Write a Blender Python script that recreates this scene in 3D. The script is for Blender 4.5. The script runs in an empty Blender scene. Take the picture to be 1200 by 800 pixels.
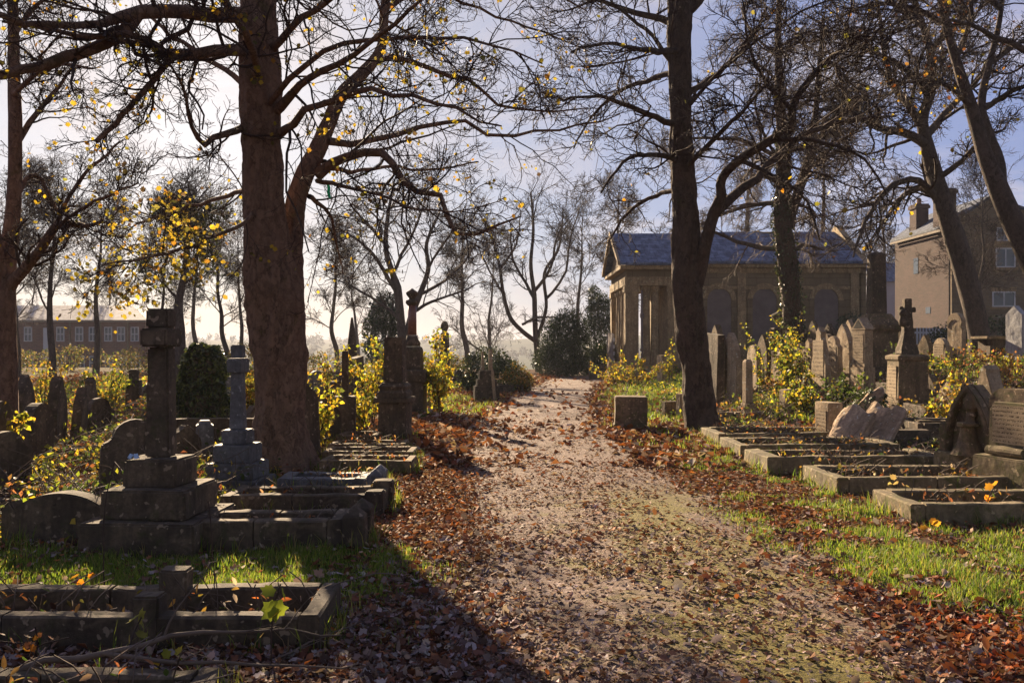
import bpy, bmesh, math, random
import numpy as np
from mathutils import Vector, Matrix, noise as mnoise

SC = bpy.context.scene
COL = SC.collection
R = math.radians
CAMZ, FPX, HZ = 1.6, 1000.0, 405.0

def at(px, py, Y):
    return np.array([(px - 600.0) * Y / FPX, Y, CAMZ + (HZ - py) * Y / FPX])
def gx(px, Y):
    return (px - 600.0) * Y / FPX

# ------------------------------------------------------------------ terrain
def sm(t):
    t = np.clip(t, 0, 1)
    return t * t * (3 - 2 * t)
def hash2(ix, iy, s):
    n = np.sin(ix * 127.1 + iy * 311.7 + s * 74.7) * 43758.5453
    return n - np.floor(n)
def vn(x, y, sc, s=0):
    x = np.asarray(x, float) / sc; y = np.asarray(y, float) / sc
    ix = np.floor(x); iy = np.floor(y)
    fx = sm(x - ix); fy = sm(y - iy)
    a = hash2(ix, iy, s); b = hash2(ix + 1, iy, s); c = hash2(ix, iy + 1, s); d = hash2(ix + 1, iy + 1, s)
    return (a * (1 - fx) + b * fx) * (1 - fy) + (c * (1 - fx) + d * fx) * fy
PY_ = [-30, 0, 4, 8, 11, 17, 25, 33, 40, 50]
PXL = [-0.9, -0.4, -0.2, -0.55, -0.9, -0.95, -0.35, 0.55, 1.5, 3.0]
PXR = [2.9, 2.6, 2.35, 2.25, 2.0, 1.95, 2.5, 3.5, 4.9, 7.6]
def pleft(y): return np.interp(y, PY_, PXL)
def pright(y): return np.interp(y, PY_, PXR)
def H(x, y):
    x = np.asarray(x, float); y = np.asarray(y, float)
    h = sm((x - 3.2) / 12) * sm((y - 10) / 18) * 1.25
    h = h + sm((-x - 3) / 9) * sm((y - 9) / 14) * 0.12
    h = h - sm((y - 55) / 130) * 14
    h = h + sm((y - 500) / 900) * (24 + 9 * (vn(x, y, 260, 3) - .5) * 2)
    off = np.minimum(sm((pleft(y) - x) / .8) + sm((x - pright(y)) / .8), 1)
    lump = (vn(x, y, .9, 5) - .5) * .05 + (vn(x, y, .35, 6) - .5) * .025
    h = h + off * lump * (y < 60) + (vn(x, y, 1.7, 9) - .5) * .02 * (y < 60)
    return h
def Hf(x, y): return float(H(x, y))

def box01(v, a, b, s):
    return sm((v - a) / s + .5) * sm((b - v) / s + .5)
def grassw(x, y):
    """how strongly grass grows at x, y"""
    x = np.asarray(x, float); y = np.asarray(y, float)
    w = box01(y, 5.45, 6.65, .3) * box01(x, -6, -.75 , .5)
    w = np.maximum(w, .5 * box01(y, 4.6, 6.4, .8) * box01(x, -1.3, -.45, .5))
    rx0 = np.interp(y, [3, 4.8, 6, 8, 10, 13, 17], [3.4, 2.9, 2.05, 1.95, 2.0, 1.95, 1.95])
    rx1 = np.interp(y, [3, 5, 6, 7.6, 9, 10, 13, 17], [4.2, 5.2, 5.6, 4.2, 3.6, 3.4, 3.1, 2.9])
    w = np.maximum(w, .95 * box01(y, 5.0, 12.5, .9) * box01(x, rx0, rx1, .5))
    w = np.maximum(w, .55 * box01(y, 12, 17, 1.) * box01(x, rx0, rx1, .5))
    w = np.maximum(w, .9 * box01(y, 17.5, 36, 1.5) * box01(x, pright(y) + .15, pright(y) + 3.4, 1.))
    w = np.maximum(w, .9 * box01(y, 19, 27, 1.) * box01(x, pleft(y) - 2.0, pleft(y) + .1, .5))
    w = np.maximum(w, .35 * (y > 20) * (y < 60) * (np.abs(x) > 5))
    w = np.maximum(w, .75 * box01(y, 16, 24, 2.) * box01(x, 5.5, 7.5, 1.))
    n = vn(x, y, .55, 11) * .6 + vn(x, y, .22, 12) * .4
    g = np.clip(w * (1.45 * n + .25), 0, 1)
    rv = (x > pright(y) - .1) & (y < 17)                       # the right verge grows in tufts between drifts of leaves
    near_kerb = sm((x - np.interp(y, [3, 6, 8, 10, 13, 17], [3.4, 2.7, 2.6, 2.6, 2.6, 2.6])) / .8 + .3) * sm((11.5 - y) / 3)
    tuft = sm((vn(x, y, .7, 13) * .55 + vn(x, y, .26, 14) * .45 - .43 + .21 * near_kerb) / .16)
    return np.where(rv, g * (.08 + .92 * tuft), g)

# ------------------------------------------------------------------ object helpers
def base_obj(name, data, parent=None):
    o = bpy.data.objects.new(name, data)
    COL.objects.link(o)
    if parent is not None: o.parent = parent
    return o
def tag(o, label, cat, group=None):
    o['label'] = label; o['category'] = cat; o['kind'] = 'thing'
    if group: o['group'] = group
    return o
def thing(name, label, cat, loc, rot=0.0, group=None, tilt=(0, 0)):
    o = base_obj(name, None)
    o.empty_display_size = .2
    o.location = loc; o.rotation_euler = (R(tilt[0]), R(tilt[1]), R(rot))
    return tag(o, label, cat, group)
def dup(root, loc, rot, label, scale=1.0, group=None):
    r = root.copy(); COL.objects.link(r)
    r.location = loc; r.rotation_euler = (0, 0, R(rot)); r.scale = (scale,) * 3
    r['label'] = label
    if group: r['group'] = group
    for ch in list(root.children):
        c = ch.copy(); COL.objects.link(c); c.parent = r
        for g in list(ch.children):
            d = g.copy(); COL.objects.link(d); d.parent = c
    return r

def npmesh(name, V, faces, mat, smooth=False, tint=None):
    """faces: list of int arrays (n,k)"""
    me = bpy.data.meshes.new(name)
    V = np.asarray(V, np.float32)
    me.vertices.add(len(V)); me.vertices.foreach_set('co', V.ravel())
    faces = [np.asarray(f, np.int32) for f in faces if len(f)]
    nl = sum(f.size for f in faces); nf = sum(len(f) for f in faces)
    me.loops.add(nl); me.polygons.add(nf)
    me.loops.foreach_set('vertex_index', np.concatenate([f.ravel() for f in faces]))
    tot = np.concatenate([np.full(len(f), f.shape[1], np.int32) for f in faces])
    st = np.concatenate([[0], np.cumsum(tot)[:-1]]).astype(np.int32)
    me.polygons.foreach_set('loop_start', st)
    try: me.polygons.foreach_set('loop_total', tot)
    except Exception: pass
    if smooth: me.polygons.foreach_set('use_smooth', np.ones(nf, bool))
    if tint is not None:
        ca = me.color_attributes.new('tint', 'FLOAT_COLOR', 'POINT')
        c = np.ones((len(V), 4), np.float32); c[:, :3] = tint
        ca.data.foreach_set('color', c.ravel())
    me.update(calc_edges=True)
    if mat: me.materials.append(mat)
    return me

class MB:
    """collects shapes in local coordinates and links them as one mesh"""
    def __init__(s): s.v = []; s.f = []
    def add(s, vs, fs, M=None):
        o = len(s.v)
        for p in vs:
            p = Vector(p)
            s.v.append(tuple(M @ p) if M is not None else tuple(p))
        for f in fs: s.f.append([i + o for i in f])
        return s
    def box(s, x0, x1, y0, y1, z0, z1, M=None):
        vs = [(x0, y0, z0), (x1, y0, z0), (x1, y1, z0), (x0, y1, z0), (x0, y0, z1), (x1, y0, z1), (x1, y1, z1), (x0, y1, z1)]
        return s.add(vs, [(3, 2, 1, 0), (4, 5, 6, 7), (0, 1, 5, 4), (1, 2, 6, 5), (2, 3, 7, 6), (3, 0, 4, 7)], M)
    def frustum(s, secs, M=None):
        """secs: list of (hx, hy, z) square sections"""
        vs = []; fs = []
        for hx, hy, z in secs:
            vs += [(-hx, -hy, z), (hx, -hy, z), (hx, hy, z), (-hx, hy, z)]
        n = len(secs)
        fs.append((3, 2, 1, 0)); fs.append(tuple(range(4 * n - 4, 4 * n)))
        for i in range(n - 1):
            for k in range(4):
                a = 4 * i + k; b = 4 * i + (k + 1) % 4
                fs.append((a, b, b + 4, a + 4))
        return s.add(vs, fs, M)
    def lathe(s, prof, n=20, M=None):
        vs = []; fs = []
        for r, z in prof:
            for k in range(n):
                a = 2 * math.pi * k / n
                vs.append((r * math.cos(a), r * math.sin(a), z))
        m = len(prof)
        fs.append(tuple(reversed(range(n)))); fs.append(tuple(range(n * (m - 1), n * m)))
        for i in range(m - 1):
            for k in range(n):
                a = i * n + k; b = i * n + (k + 1) % n
                fs.append((a, b, b + n, a + n))
        return s.add(vs, fs, M)
    def prism(s, out, y0, y1, M=None):
        """outline of (x, z), counter clockwise seen from -y, extruded along y"""
        n = len(out)
        vs = [(x, y0, z) for x, z in out] + [(x, y1, z) for x, z in out]
        fs = [tuple(range(n)), tuple(reversed(range(n, 2 * n)))]
        for i in range(n):
            j = (i + 1) % n
            fs.append((j, i, i + n, j + n))
        return s.add(vs, fs, M)
    def build(s, name, mat, parent=None, bevel=0.0, rough=0.0, cut=.12, smooth=False, seed=0.0, label=None):
        bm = bmesh.new()
        vv = [bm.verts.new(p) for p in s.v]
        for f in s.f:
            try: bm.faces.new([vv[i] for i in f])
            except ValueError: pass
        bmesh.ops.recalc_face_normals(bm, faces=bm.faces)
        if bevel:
            es = [e for e in bm.edges if len(e.link_faces) == 2 and e.calc_face_angle(0) > .45]
            bmesh.ops.bevel(bm, geom=es, offset=bevel, segments=2 if bevel > .011 else 1, affect='EDGES', clamp_overlap=True)
        if rough:
            bmesh.ops.triangulate(bm, faces=[f for f in bm.faces if len(f.verts) > 4])
            for _ in range(4):
                es = [e for e in bm.edges if e.calc_length() > cut]
                if not es or len(bm.verts) > 9000: break
                bmesh.ops.subdivide_edges(bm, edges=es, cuts=1, use_grid_fill=True)
                bmesh.ops.triangulate(bm, faces=[f for f in bm.faces if len(f.verts) > 4])
            sd = Vector((seed * 3.1, seed * 7.7, seed * 1.3))
            bm.normal_update()
            for v in bm.verts:
                p = v.co * 3.5 + sd
                q = v.co * 13 + sd
                d = mnoise.noise(p) * rough + mnoise.noise(q) * rough * .45
                v.co += v.normal * d
        me = bpy.data.meshes.new(name)
        bm.to_mesh(me); bm.free()
        me.materials.append(mat)
        if smooth:
            me.polygons.foreach_set('use_smooth', [True] * len(me.polygons))
        o = base_obj(name, me, parent)
        if label: o['label'] = label
        return o

# ------------------------------------------------------------------ tubes and leaves
def tubes(groups, sides):
    """groups: list of (P (m,k,3), Rad (m,k)). Returns V, quads"""
    VV = []; FF = []; off = 0
    for P, rad in groups:
        m, k, _ = P.shape
        if m == 0: continue
        T = np.gradient(P, axis=1)
        T /= np.linalg.norm(T, axis=2, keepdims=True) + 1e-9
        T0 = T.mean(1); ref = np.where(np.abs(T0[:, 2:3]) > .8, np.array([[1., 0, 0]]), np.array([[0, 0, 1.]]))
        A = np.cross(T, ref[:, None, :]); A /= np.linalg.norm(A, axis=2, keepdims=True) + 1e-9
        B = np.cross(T, A)
        an = np.arange(sides) * 2 * np.pi / sides
        ring = P[:, :, None, :] + rad[:, :, None, None] * (A[:, :, None, :] * np.cos(an)[None, None, :, None] + B[:, :, None, :] * np.sin(an)[None, None, :, None])
        VV.append(ring.reshape(-1, 3))
        idx = off + np.arange(m * k * sides).reshape(m, k, sides)
        a = idx[:, :-1, :]; b = np.roll(idx, -1, axis=2)[:, :-1, :]; c = np.roll(idx, -1, axis=2)[:, 1:, :]; d = idx[:, 1:, :]
        FF.append(np.stack([a, b, c, d], -1).reshape(-1, 4))
        off += m * k * sides
    if not VV: return np.zeros((0, 3)), np.zeros((0, 4), int)
    return np.concatenate(VV), np.concatenate(FF)

def resample(pts, k):
    """smooth resample of (n, c) control points to k"""
    pts = np.asarray(pts, float); n = len(pts)
    d = np.concatenate([[0], np.cumsum(np.linalg.norm(np.diff(pts[:, :3], axis=0), axis=1))])
    t = np.linspace(0, d[-1], k); out = np.zeros((k, pts.shape[1]))
    i = np.clip(np.searchsorted(d, t, side='right') - 1, 0, n - 2)
    f = (t - d[i]) / (d[i + 1] - d[i] + 1e-9)
    g = lambda j: pts[np.clip(j, 0, n - 1)]
    p0, p1, p2, p3 = g(i - 1), g(i), g(i + 1), g(i + 2)
    f = f[:, None]
    out = .5 * (2 * p1 + (p2 - p0) * f + (2 * p0 - 5 * p1 + 4 * p2 - p3) * f ** 2 + (3 * p1 - p0 - 3 * p2 + p3) * f ** 3)
    return out

def spawn(P, Rd, n, rng, t=(.2, 1.), lf=.5, ang=(35, 65), k=6, rf=.6, up=.05, wig=.18, rmin=.002, lmin=.1, lmax=99, flat=1.0, taper=.3):
    m, kk, _ = P.shape
    if m == 0: return np.zeros((0, k, 3)), np.zeros((0, k))
    idx = np.repeat(np.arange(m), n); N = len(idx)
    tt = rng.uniform(t[0], t[1], N) ** .9
    f = np.clip(tt, 0, .999) * (kk - 1); i = f.astype(int); fr = (f - i)[:, None]
    base = P[idx, i] * (1 - fr) + P[idx, i + 1] * fr
    r = Rd[idx, i] * (1 - fr[:, 0]) + Rd[idx, i + 1] * fr[:, 0]
    tan = P[idx, i + 1] - P[idx, i]; tan /= np.linalg.norm(tan, axis=1, keepdims=True) + 1e-9
    pl = np.linalg.norm(np.diff(P, axis=1), axis=2).sum(1)[idx]
    q = rng.normal(size=(N, 3)); q[:, 2] *= flat
    q -= (q * tan).sum(1, keepdims=True) * tan; q /= np.linalg.norm(q, axis=1, keepdims=True) + 1e-9
    a = np.radians(rng.uniform(ang[0], ang[1], N))[:, None]
    d = tan * np.cos(a) + q * np.sin(a)
    L = np.clip(pl * lf * rng.uniform(.55, 1.3, N) * (1 - .5 * tt), lmin, lmax)
    pts = np.zeros((N, k, 3)); pts[:, 0] = base; p = base.copy()
    for s in range(1, k):
        p = p + d * (L / (k - 1))[:, None]; pts[:, s] = p
        d = d + rng.normal(size=(N, 3)) * wig; d[:, 2] += up
        d /= np.linalg.norm(d, axis=1, keepdims=True) + 1e-9
    r0 = np.maximum(r * rf * rng.uniform(.7, 1.05, N), rmin)
    rad = np.maximum(r0[:, None] * np.linspace(1, taper, k)[None, :], rmin * .75)
    return pts, rad

KITE = (np.array([[0, 0, 0], [.34, .45, .1], [0, 1, -.06], [-.34, .45, .1]]), [(0, 1, 2), (0, 2, 3)])
_mp = [(.04, .1), (.27, .08), (.33, .29), (.52, .46), (.39, .56), (.33, .78), (.17, .76), (.02, 1.0), (-.16, .75), (-.36, .74), (-.38, .57), (-.55, .42), (-.3, .3), (-.25, .06)]
MAPLE = (np.array([[0, .45, .0]] + [[x, y, .16 * (x * x + (y - .45) ** 2) * 2.2] for x, y in _mp]), [(0, i, i % 14 + 1) for i in range(1, 15)])
LANCE = (np.array([[0, 0, 0], [.2, .3, .05], [.17, .65, .02], [0, 1, -.1], [-.17, .65, .02], [-.2, .3, .05]]), [(0, 1, 2), (0, 2, 3), (0, 3, 4), (0, 4, 5)])

def leafgeo(P, size, rng, shape=KITE, tilt=None, col=None, droop=0.0, curl=None):
    """P (n,3). tilt None = any direction. Returns V, F, tint"""
    n = len(P); S, F = shape; k = len(S)
    yaw = rng.uniform(0, 2 * np.pi, n)
    if tilt is None:
        pit = rng.uniform(-1.3, 1.3, n) - droop; rol = rng.uniform(-1.4, 1.4, n)
    else:
        pit = rng.normal(0, tilt, n) - droop; rol = rng.normal(0, tilt, n)
    sv = np.broadcast_to(S, (n, k, 3)).copy()
    if curl is not None: sv[:, :, 2] *= rng.uniform(curl[0], curl[1], n)[:, None]
    sv[:, :, 0] *= rng.uniform(.75, 1.15, n)[:, None]
    sv *= np.asarray(size).reshape(-1, 1, 1)
    x, y, z = sv[..., 0], sv[..., 1], sv[..., 2]
    c, s = np.cos(rol)[:, None], np.sin(rol)[:, None]; x, z = x * c + z * s, -x * s + z * c
    c, s = np.cos(pit)[:, None], np.sin(pit)[:, None]; y, z = y * c - z * s, y * s + z * c
    c, s = np.cos(yaw)[:, None], np.sin(yaw)[:, None]; x, y = x * c - y * s, x * s + y * c
    V = np.stack([x, y, z], -1) + P[:, None, :]
    FF = (np.arange(n)[:, None, None] * k + np.array(F)[None]).reshape(-1, 3)
    T = None if col is None else np.repeat(col, k, axis=0)
    return V.reshape(-1, 3), FF, T

def palette(rng, n, cols, w=None, var=.25):
    cols = np.array(cols, float); i = rng.choice(len(cols), n, p=w)
    return cols[i] * rng.uniform(1 - var, 1 + var, (n, 1)) * rng.uniform(.92, 1.08, (n, 3))

class Cloud:
    """gathers leaf geometry"""
    def __init__(s): s.V = []; s.F = []; s.T = []; s.o = 0
    def add(s, V, F, T):
        s.V.append(V); s.F.append(F + s.o); s.T.append(T); s.o += len(V)
    def build(s, name, mat, parent=None, origin=None):
        V = np.concatenate(s.V)
        if origin is not None: V = V - np.asarray(origin)[None]
        me = npmesh(name, V, [np.concatenate(s.F)], mat, tint=np.concatenate(s.T))
        return base_obj(name, me, parent)
# ------------------------------------------------------------------ materials
class NT:
    def __init__(s, name):
        s.m = bpy.data.materials.new(name); s.m.use_nodes = True
        s.t = s.m.node_tree; s.t.nodes.clear()
        s.out = s.n('ShaderNodeOutputMaterial')
    def n(s, typ, **kw):
        nd = s.t.nodes.new(typ)
        for k, v in kw.items():
            if k.startswith('i_'): nd.inputs[k[2:].replace('_', ' ')].default_value = v
            else: setattr(nd, k, v)
        return nd
    def l(s, a, b): s.t.links.new(a, b)
    def coord(s, kind='Object'): return s.n('ShaderNodeTexCoord').outputs[kind]
    def pos(s): return s.n('ShaderNodeNewGeometry').outputs['Position']
    def noise(s, vec, scale, detail=4, rough=.6, dist=0):
        nd = s.n('ShaderNodeTexNoise'); nd.inputs['Scale'].default_value = scale; nd.inputs['Detail'].default_value = detail
        nd.inputs['Roughness'].default_value = rough; nd.inputs['Distortion'].default_value = dist
        s.l(vec, nd.inputs['Vector']); return nd.outputs['Fac']
    def vor(s, vec, scale, feature='F1', out='Distance'):
        nd = s.n('ShaderNodeTexVoronoi', feature=feature); nd.inputs['Scale'].default_value = scale
        s.l(vec, nd.inputs['Vector']); return nd.outputs[out]
    def ramp(s, fac, stops):
        nd = s.n('ShaderNodeValToRGB'); e = nd.color_ramp.elements
        while len(e) < len(stops): e.new(.5)
        for i, (p, c) in enumerate(stops):
            e[i].position = p; e[i].color = (c, c, c, 1) if not hasattr(c, '__len__') else (*c, 1)
        s.l(fac, nd.inputs[0]); return nd.outputs[0]
    def mix(s, fac, a, b, mode='MIX'):
        nd = s.n('ShaderNodeMix', data_type='RGBA', blend_type=mode)
        for v, i in ((fac, 0), (a, 6), (b, 7)):
            if hasattr(v, 'is_linked'): s.l(v, nd.inputs[i])
            elif hasattr(v, '__len__'): nd.inputs[i].default_value = (*v, 1)
            else: nd.inputs[i].default_value = v
        return nd.outputs[2]
    def math(s, op, a, b=0.0, c=0.0):
        nd = s.n('ShaderNodeMath', operation=op)
        for i, v in enumerate((a, b, c)):
            if hasattr(v, 'is_linked'): s.l(v, nd.inputs[i])
            else: nd.inputs[i].default_value = v
        return nd.outputs[0]
    def bump(s, h, strength, dist=.02, nrm=None):
        nd = s.n('ShaderNodeBump'); nd.inputs['Strength'].default_value = strength; nd.inputs['Distance'].default_value = dist
        s.l(h, nd.inputs['Height'])
        if nrm is not None: s.l(nrm, nd.inputs['Normal'])
        return nd.outputs[0]
    def bsdf(s, col, rough=.85, nrm=None, spec=.3, metal=0.0):
        b = s.n('ShaderNodeBsdfPrincipled')
        for v, k in ((col, 'Base Color'), (rough, 'Roughness')):
            if hasattr(v, 'is_linked'): s.l(v, b.inputs[k])
            elif hasattr(v, '__len__'): b.inputs[k].default_value = (*v, 1)
            else: b.inputs[k].default_value = v
        b.inputs['Specular IOR Level'].default_value = spec; b.inputs['Metallic'].default_value = metal
        if nrm is not None: s.l(nrm, b.inputs['Normal'])
        return b.outputs[0]
    def done(s, sh):
        s.l(sh, s.out.inputs['Surface']); return s.m

def m_stone(name, light, dark, moss=(.055, .065, .02), mamt=.5, rough=.9, bscale=1.0, spec=.25):
    t = NT(name); c = t.coord()
    a = t.noise(c, 2.2, 5, .65, .4); b = t.noise(c, 24, 4, .7); d = t.noise(c, 5.5, 6, .7, 1.2)
    col = t.mix(t.ramp(a, [(.33, 0), (.66, 1)]), light, dark)
    col = t.mix(t.ramp(b, [(.35, .0), (.72, .7)]), col, tuple(x * .5 for x in dark))
    mp = t.n('ShaderNodeMapping'); mp.inputs['Scale'].default_value = (1, 1, .12); t.l(c, mp.inputs[0])
    col = t.mix(t.ramp(t.noise(mp.outputs[0], 9, 4, .65, .3), [(.46, 0), (.66, .6)]), col, tuple(x * .6 for x in dark))
    col = t.mix(t.ramp(t.noise(c, 3.1, 3, .7, .8), [(.56, 0), (.7, .5)]), col, tuple(min(.6, x * 1.25) for x in light))
    m2 = t.ramp(d, [(.62 - .24 * mamt, 0), (.74 - .16 * mamt, .85)])
    col = t.mix(m2, col, moss)
    lich = t.ramp(t.noise(c, 15, 2, .5), [(.645, 0), (.68, .7)])
    col = t.mix(lich, col, tuple(min(.5, x * 1.5 + .03) for x in light))
    h = t.mix(.5, t.noise(c, 70, 3, .7), t.noise(c, 12, 5, .7))
    n = t.bump(h, .55, .015 * bscale)
    return t.done(t.bsdf(col, rough, n, spec))

def m_bark(name, a, b, moss=(.07, .075, .02), mamt=.3, sc=1.0):
    t = NT(name); c = t.coord()
    mp = t.n('ShaderNodeMapping'); mp.inputs['Scale'].default_value = (1, 1, .28); t.l(c, mp.inputs[0]); v = mp.outputs[0]
    mp.inputs['Scale'].default_value = (1, 1, .5)
    wv = t.n('ShaderNodeVectorMath', operation='ADD'); nn = t.n('ShaderNodeTexNoise'); nn.inputs['Scale'].default_value = 9; nn.inputs['Detail'].default_value = 3
    t.l(c, nn.inputs['Vector']); sc_ = t.n('ShaderNodeVectorMath', operation='SCALE'); sc_.inputs['Scale'].default_value = .16; t.l(nn.outputs['Color'], sc_.inputs[0]); t.l(v, wv.inputs[0]); t.l(sc_.outputs[0], wv.inputs[1]); v = wv.outputs[0]
    f = t.noise(v, 22 * sc, 6, .75, .6); g = t.vor(v, 17 * sc, 'DISTANCE_TO_EDGE'); big = t.noise(c, 1.6, 5, .65)
    col = t.mix(t.ramp(f, [(.36, 0), (.64, 1)]), b, a)
    cellc = t.n('ShaderNodeSeparateColor'); t.l(t.vor(v, 17 * sc, 'F1', 'Color'), cellc.inputs[0])
    col = t.mix(t.ramp(cellc.outputs[0], [(.2, 0), (.9, .55)]), col, tuple(x * 1.5 for x in a))
    g = t.ramp(g, [(0, 0), (.14, 1)])
    col = t.mix(t.math('MULTIPLY', t.math('SUBTRACT', 1.0, g), t.ramp(big, [(.35, .0), (.65, .5)])), col, tuple(x * .6 for x in b))
    col = t.mix(t.ramp(big, [(.45, 0), (.7, .6)]), col, tuple(x * 1.35 for x in a))
    col = t.mix(t.ramp(t.noise(c, 2.7, 5, .7, .6), [(.66 - .25 * mamt, 0), (.8 - .2 * mamt, .7)]), col, moss)
    h = t.mix(.3, f, g)
    return t.done(t.bsdf(col, .92, t.bump(h, 1.0, .03), .2))

def m_leaf(name, trans=.5, rough=.55, spec=.3, tcol=1.0):
    """leaf coloured by its own tint, light passes through it"""
    t = NT(name)
    at_ = t.n('ShaderNodeVertexColor', layer_name='tint').outputs[0]
    d = t.bsdf(at_, rough, None, spec)
    tr = t.n('ShaderNodeBsdfTranslucent'); t.l(t.mix(1.0, at_, (tcol, tcol, tcol * .7), 'MULTIPLY'), tr.inputs[0])
    mx = t.n('ShaderNodeMixShader'); mx.inputs[0].default_value = trans
    t.l(d, mx.inputs[1]); t.l(tr.outputs[0], mx.inputs[2])
    return t.done(mx.outputs[0])

def m_plain(name, col, rough=.7, spec=.3, var=.25, sc=6, metal=0):
    t = NT(name); c = t.coord()
    cc = t.mix(t.ramp(t.noise(c, sc, 5, .65), [(.3, 0), (.7, 1)]), tuple(x * (1 - var) for x in col), tuple(x * (1 + var * .5) for x in col))
    return t.done(t.bsdf(cc, rough, t.bump(t.noise(c, sc * 6, 3), .3, .01), spec, metal))

def m_masonry(name, c1, c2, mortar, bw, bh, msize=.012, weather=.4, axis='xz'):
    t = NT(name); c = t.coord()
    sx = t.n('ShaderNodeSeparateXYZ'); t.l(c, sx.inputs[0])
    cb = t.n('ShaderNodeCombineXYZ')
    t.l(t.math('ADD', sx.outputs[0], sx.outputs[1]), cb.inputs[0]); t.l(sx.outputs[2], cb.inputs[1])
    br = t.n('ShaderNodeTexBrick'); t.l(cb.outputs[0], br.inputs['Vector'])
    br.inputs['Scale'].default_value = 1; br.inputs['Brick Width'].default_value = bw; br.inputs['Row Height'].default_value = bh
    br.inputs['Mortar Size'].default_value = msize; br.inputs['Color1'].default_value = (*c1, 1); br.inputs['Color2'].default_value = (*c2, 1); br.inputs['Mortar'].default_value = (*mortar, 1)
    br.inputs['Bias'].default_value = -.1; br.inputs['Mortar Smooth'].default_value = .3
    col = t.mix(t.ramp(t.noise(c, .9, 6, .7, .5), [(.4, 0), (.75, weather)]), br.outputs[0], tuple(x * .35 for x in c1))
    col = t.mix(t.ramp(t.noise(c, 9, 4, .7), [(.35, .35), (.7, 0)]), col, tuple(x * .6 for x in c2))
    h = t.mix(.25, t.math('SUBTRACT', 1.0, br.outputs[1]), t.noise(c, 18, 4, .7))
    return t.done(t.bsdf(col, .9, t.bump(h, .6, .03), .2))

def m_slate(name, c1, c2, frost=(.4, .45, .55), fam=.3, rot=False):
    t = NT(name); c = t.coord('UV') if False else t.coord()
    sx = t.n('ShaderNodeSeparateXYZ'); t.l(c, sx.inputs[0])
    cb = t.n('ShaderNodeCombineXYZ')
    t.l(sx.outputs[1 if rot else 0], cb.inputs[0]); t.l(t.math('MULTIPLY', sx.outputs[2], 1.6), cb.inputs[1])
    br = t.n('ShaderNodeTexBrick'); t.l(cb.outputs[0], br.inputs['Vector'])
    br.inputs['Scale'].default_value = 1; br.inputs['Brick Width'].default_value = .42; br.inputs['Row Height'].default_value = .26
    br.inputs['Mortar Size'].default_value = .012; br.inputs['Color1'].default_value = (*c1, 1); br.inputs['Color2'].default_value = (*c2, 1); br.inputs['Mortar'].default_value = (.02, .02, .025, 1)
    col = t.mix(t.ramp(t.noise(cb.outputs[0], 2.5, 5, .7), [(.5 - .2 * fam, 0), (.75 - .15 * fam, .8)]), br.outputs[0], frost)
    h = t.mix(.2, t.math('SUBTRACT', 1.0, br.outputs[1]), t.noise(c, 20, 3))
    return t.done(t.bsdf(col, .75, t.bump(h, .5, .03), .15))

M = {}
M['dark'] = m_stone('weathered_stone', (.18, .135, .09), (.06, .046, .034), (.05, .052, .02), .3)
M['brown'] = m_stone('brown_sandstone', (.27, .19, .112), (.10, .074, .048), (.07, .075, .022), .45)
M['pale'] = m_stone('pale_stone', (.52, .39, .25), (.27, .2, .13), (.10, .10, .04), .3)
M['grey'] = m_stone('grey_granite', (.19, .19, .20), (.095, .096, .10), (.08, .085, .05), .1, .7)
M['mossy'] = m_stone('mossy_kerb_stone', (.31, .24, .14), (.12, .095, .06), (.075, .08, .02), .5)
M['white'] = m_stone('white_marble', (.52, .51, .52), (.33, .32, .32), (.2, .2, .14), .05, .6)
M['red'] = m_stone('red_granite', (.27, .12, .085), (.17, .075, .055), (.15, .07, .05), .0, .35, .3, .5)
M['rock'] = m_stone('broken_rock', (.56, .41, .28), (.28, .2, .14), (.1, .1, .05), .15, .95, 2.0)
M['inscr'] = m_plain('cut_lettering', (.03, .026, .02), .9)  # near black, paints the shade of the pediment's hollow
M['bark1'] = m_bark('sycamore_bark', (.19, .122, .086), (.06, .039, .029), (.075, .07, .025), .35)
M['bark2'] = m_bark('dark_bark', (.085, .06, .045), (.03, .022, .018), (.06, .06, .025), .3)
M['bark3'] = m_bark('grey_bark', (.105, .082, .068), (.04, .032, .028), (.07, .07, .04), .2)
M['twig'] = m_plain('twig_bark', (.06, .042, .034), .85, .2, .35, 3)
M['twig2'] = m_plain('pale_twig_bark', (.12, .09, .07), .8, .25, .35, 3)
M['leaf'] = m_leaf('autumn_leaf', .52, .55, .25, 1.4)
M['green'] = m_leaf('evergreen_leaf', .2, .45, .4, 1.2)
M['litter'] = m_leaf('fallen_leaf', .25, .75, .15, 1.1)
M['grass'] = m_leaf('grass_blade', .5, .55, .25, 1.45)
M['wood'] = m_plain('weathered_wood', (.2, .16, .12), .8, .2, .3, 4)
M['glass'] = m_plain('window_glass', (.05, .07, .1), .06, .8, .1, 2)
M['wpaint'] = m_plain('white_paint', (.55, .56, .6), .5, .3, .06, 3)
M['chapel'] = m_masonry('chapel_ashlar', (.235, .18, .11), (.175, .132, .085), (.08, .06, .042), .75, .34, .01, .55)
M['chapel_trim'] = m_stone('chapel_dressed_stone', (.44, .32, .18), (.24, .175, .105), (.1, .085, .05), .15)
M['board'] = m_plain('boarded_panel', (.17, .14, .135), .8, .15, .25, 2)
M['slate'] = m_slate('blue_slate', (.055, .072, .125), (.09, .115, .185), (.21, .26, .38), .3)
M['slate_side'] = m_slate('dark_slate', (.05, .06, .085), (.07, .08, .11), (.2, .24, .32), .1, True)
M['slate_far'] = m_slate('frosted_slate', (.16, .15, .16), (.22, .2, .21), (.42, .41, .45), .5)
M['gritstone'] = m_masonry('house_gritstone', (.25, .19, .125), (.17, .13, .09), (.2, .17, .13), .42, .19, .018, .5)
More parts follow.
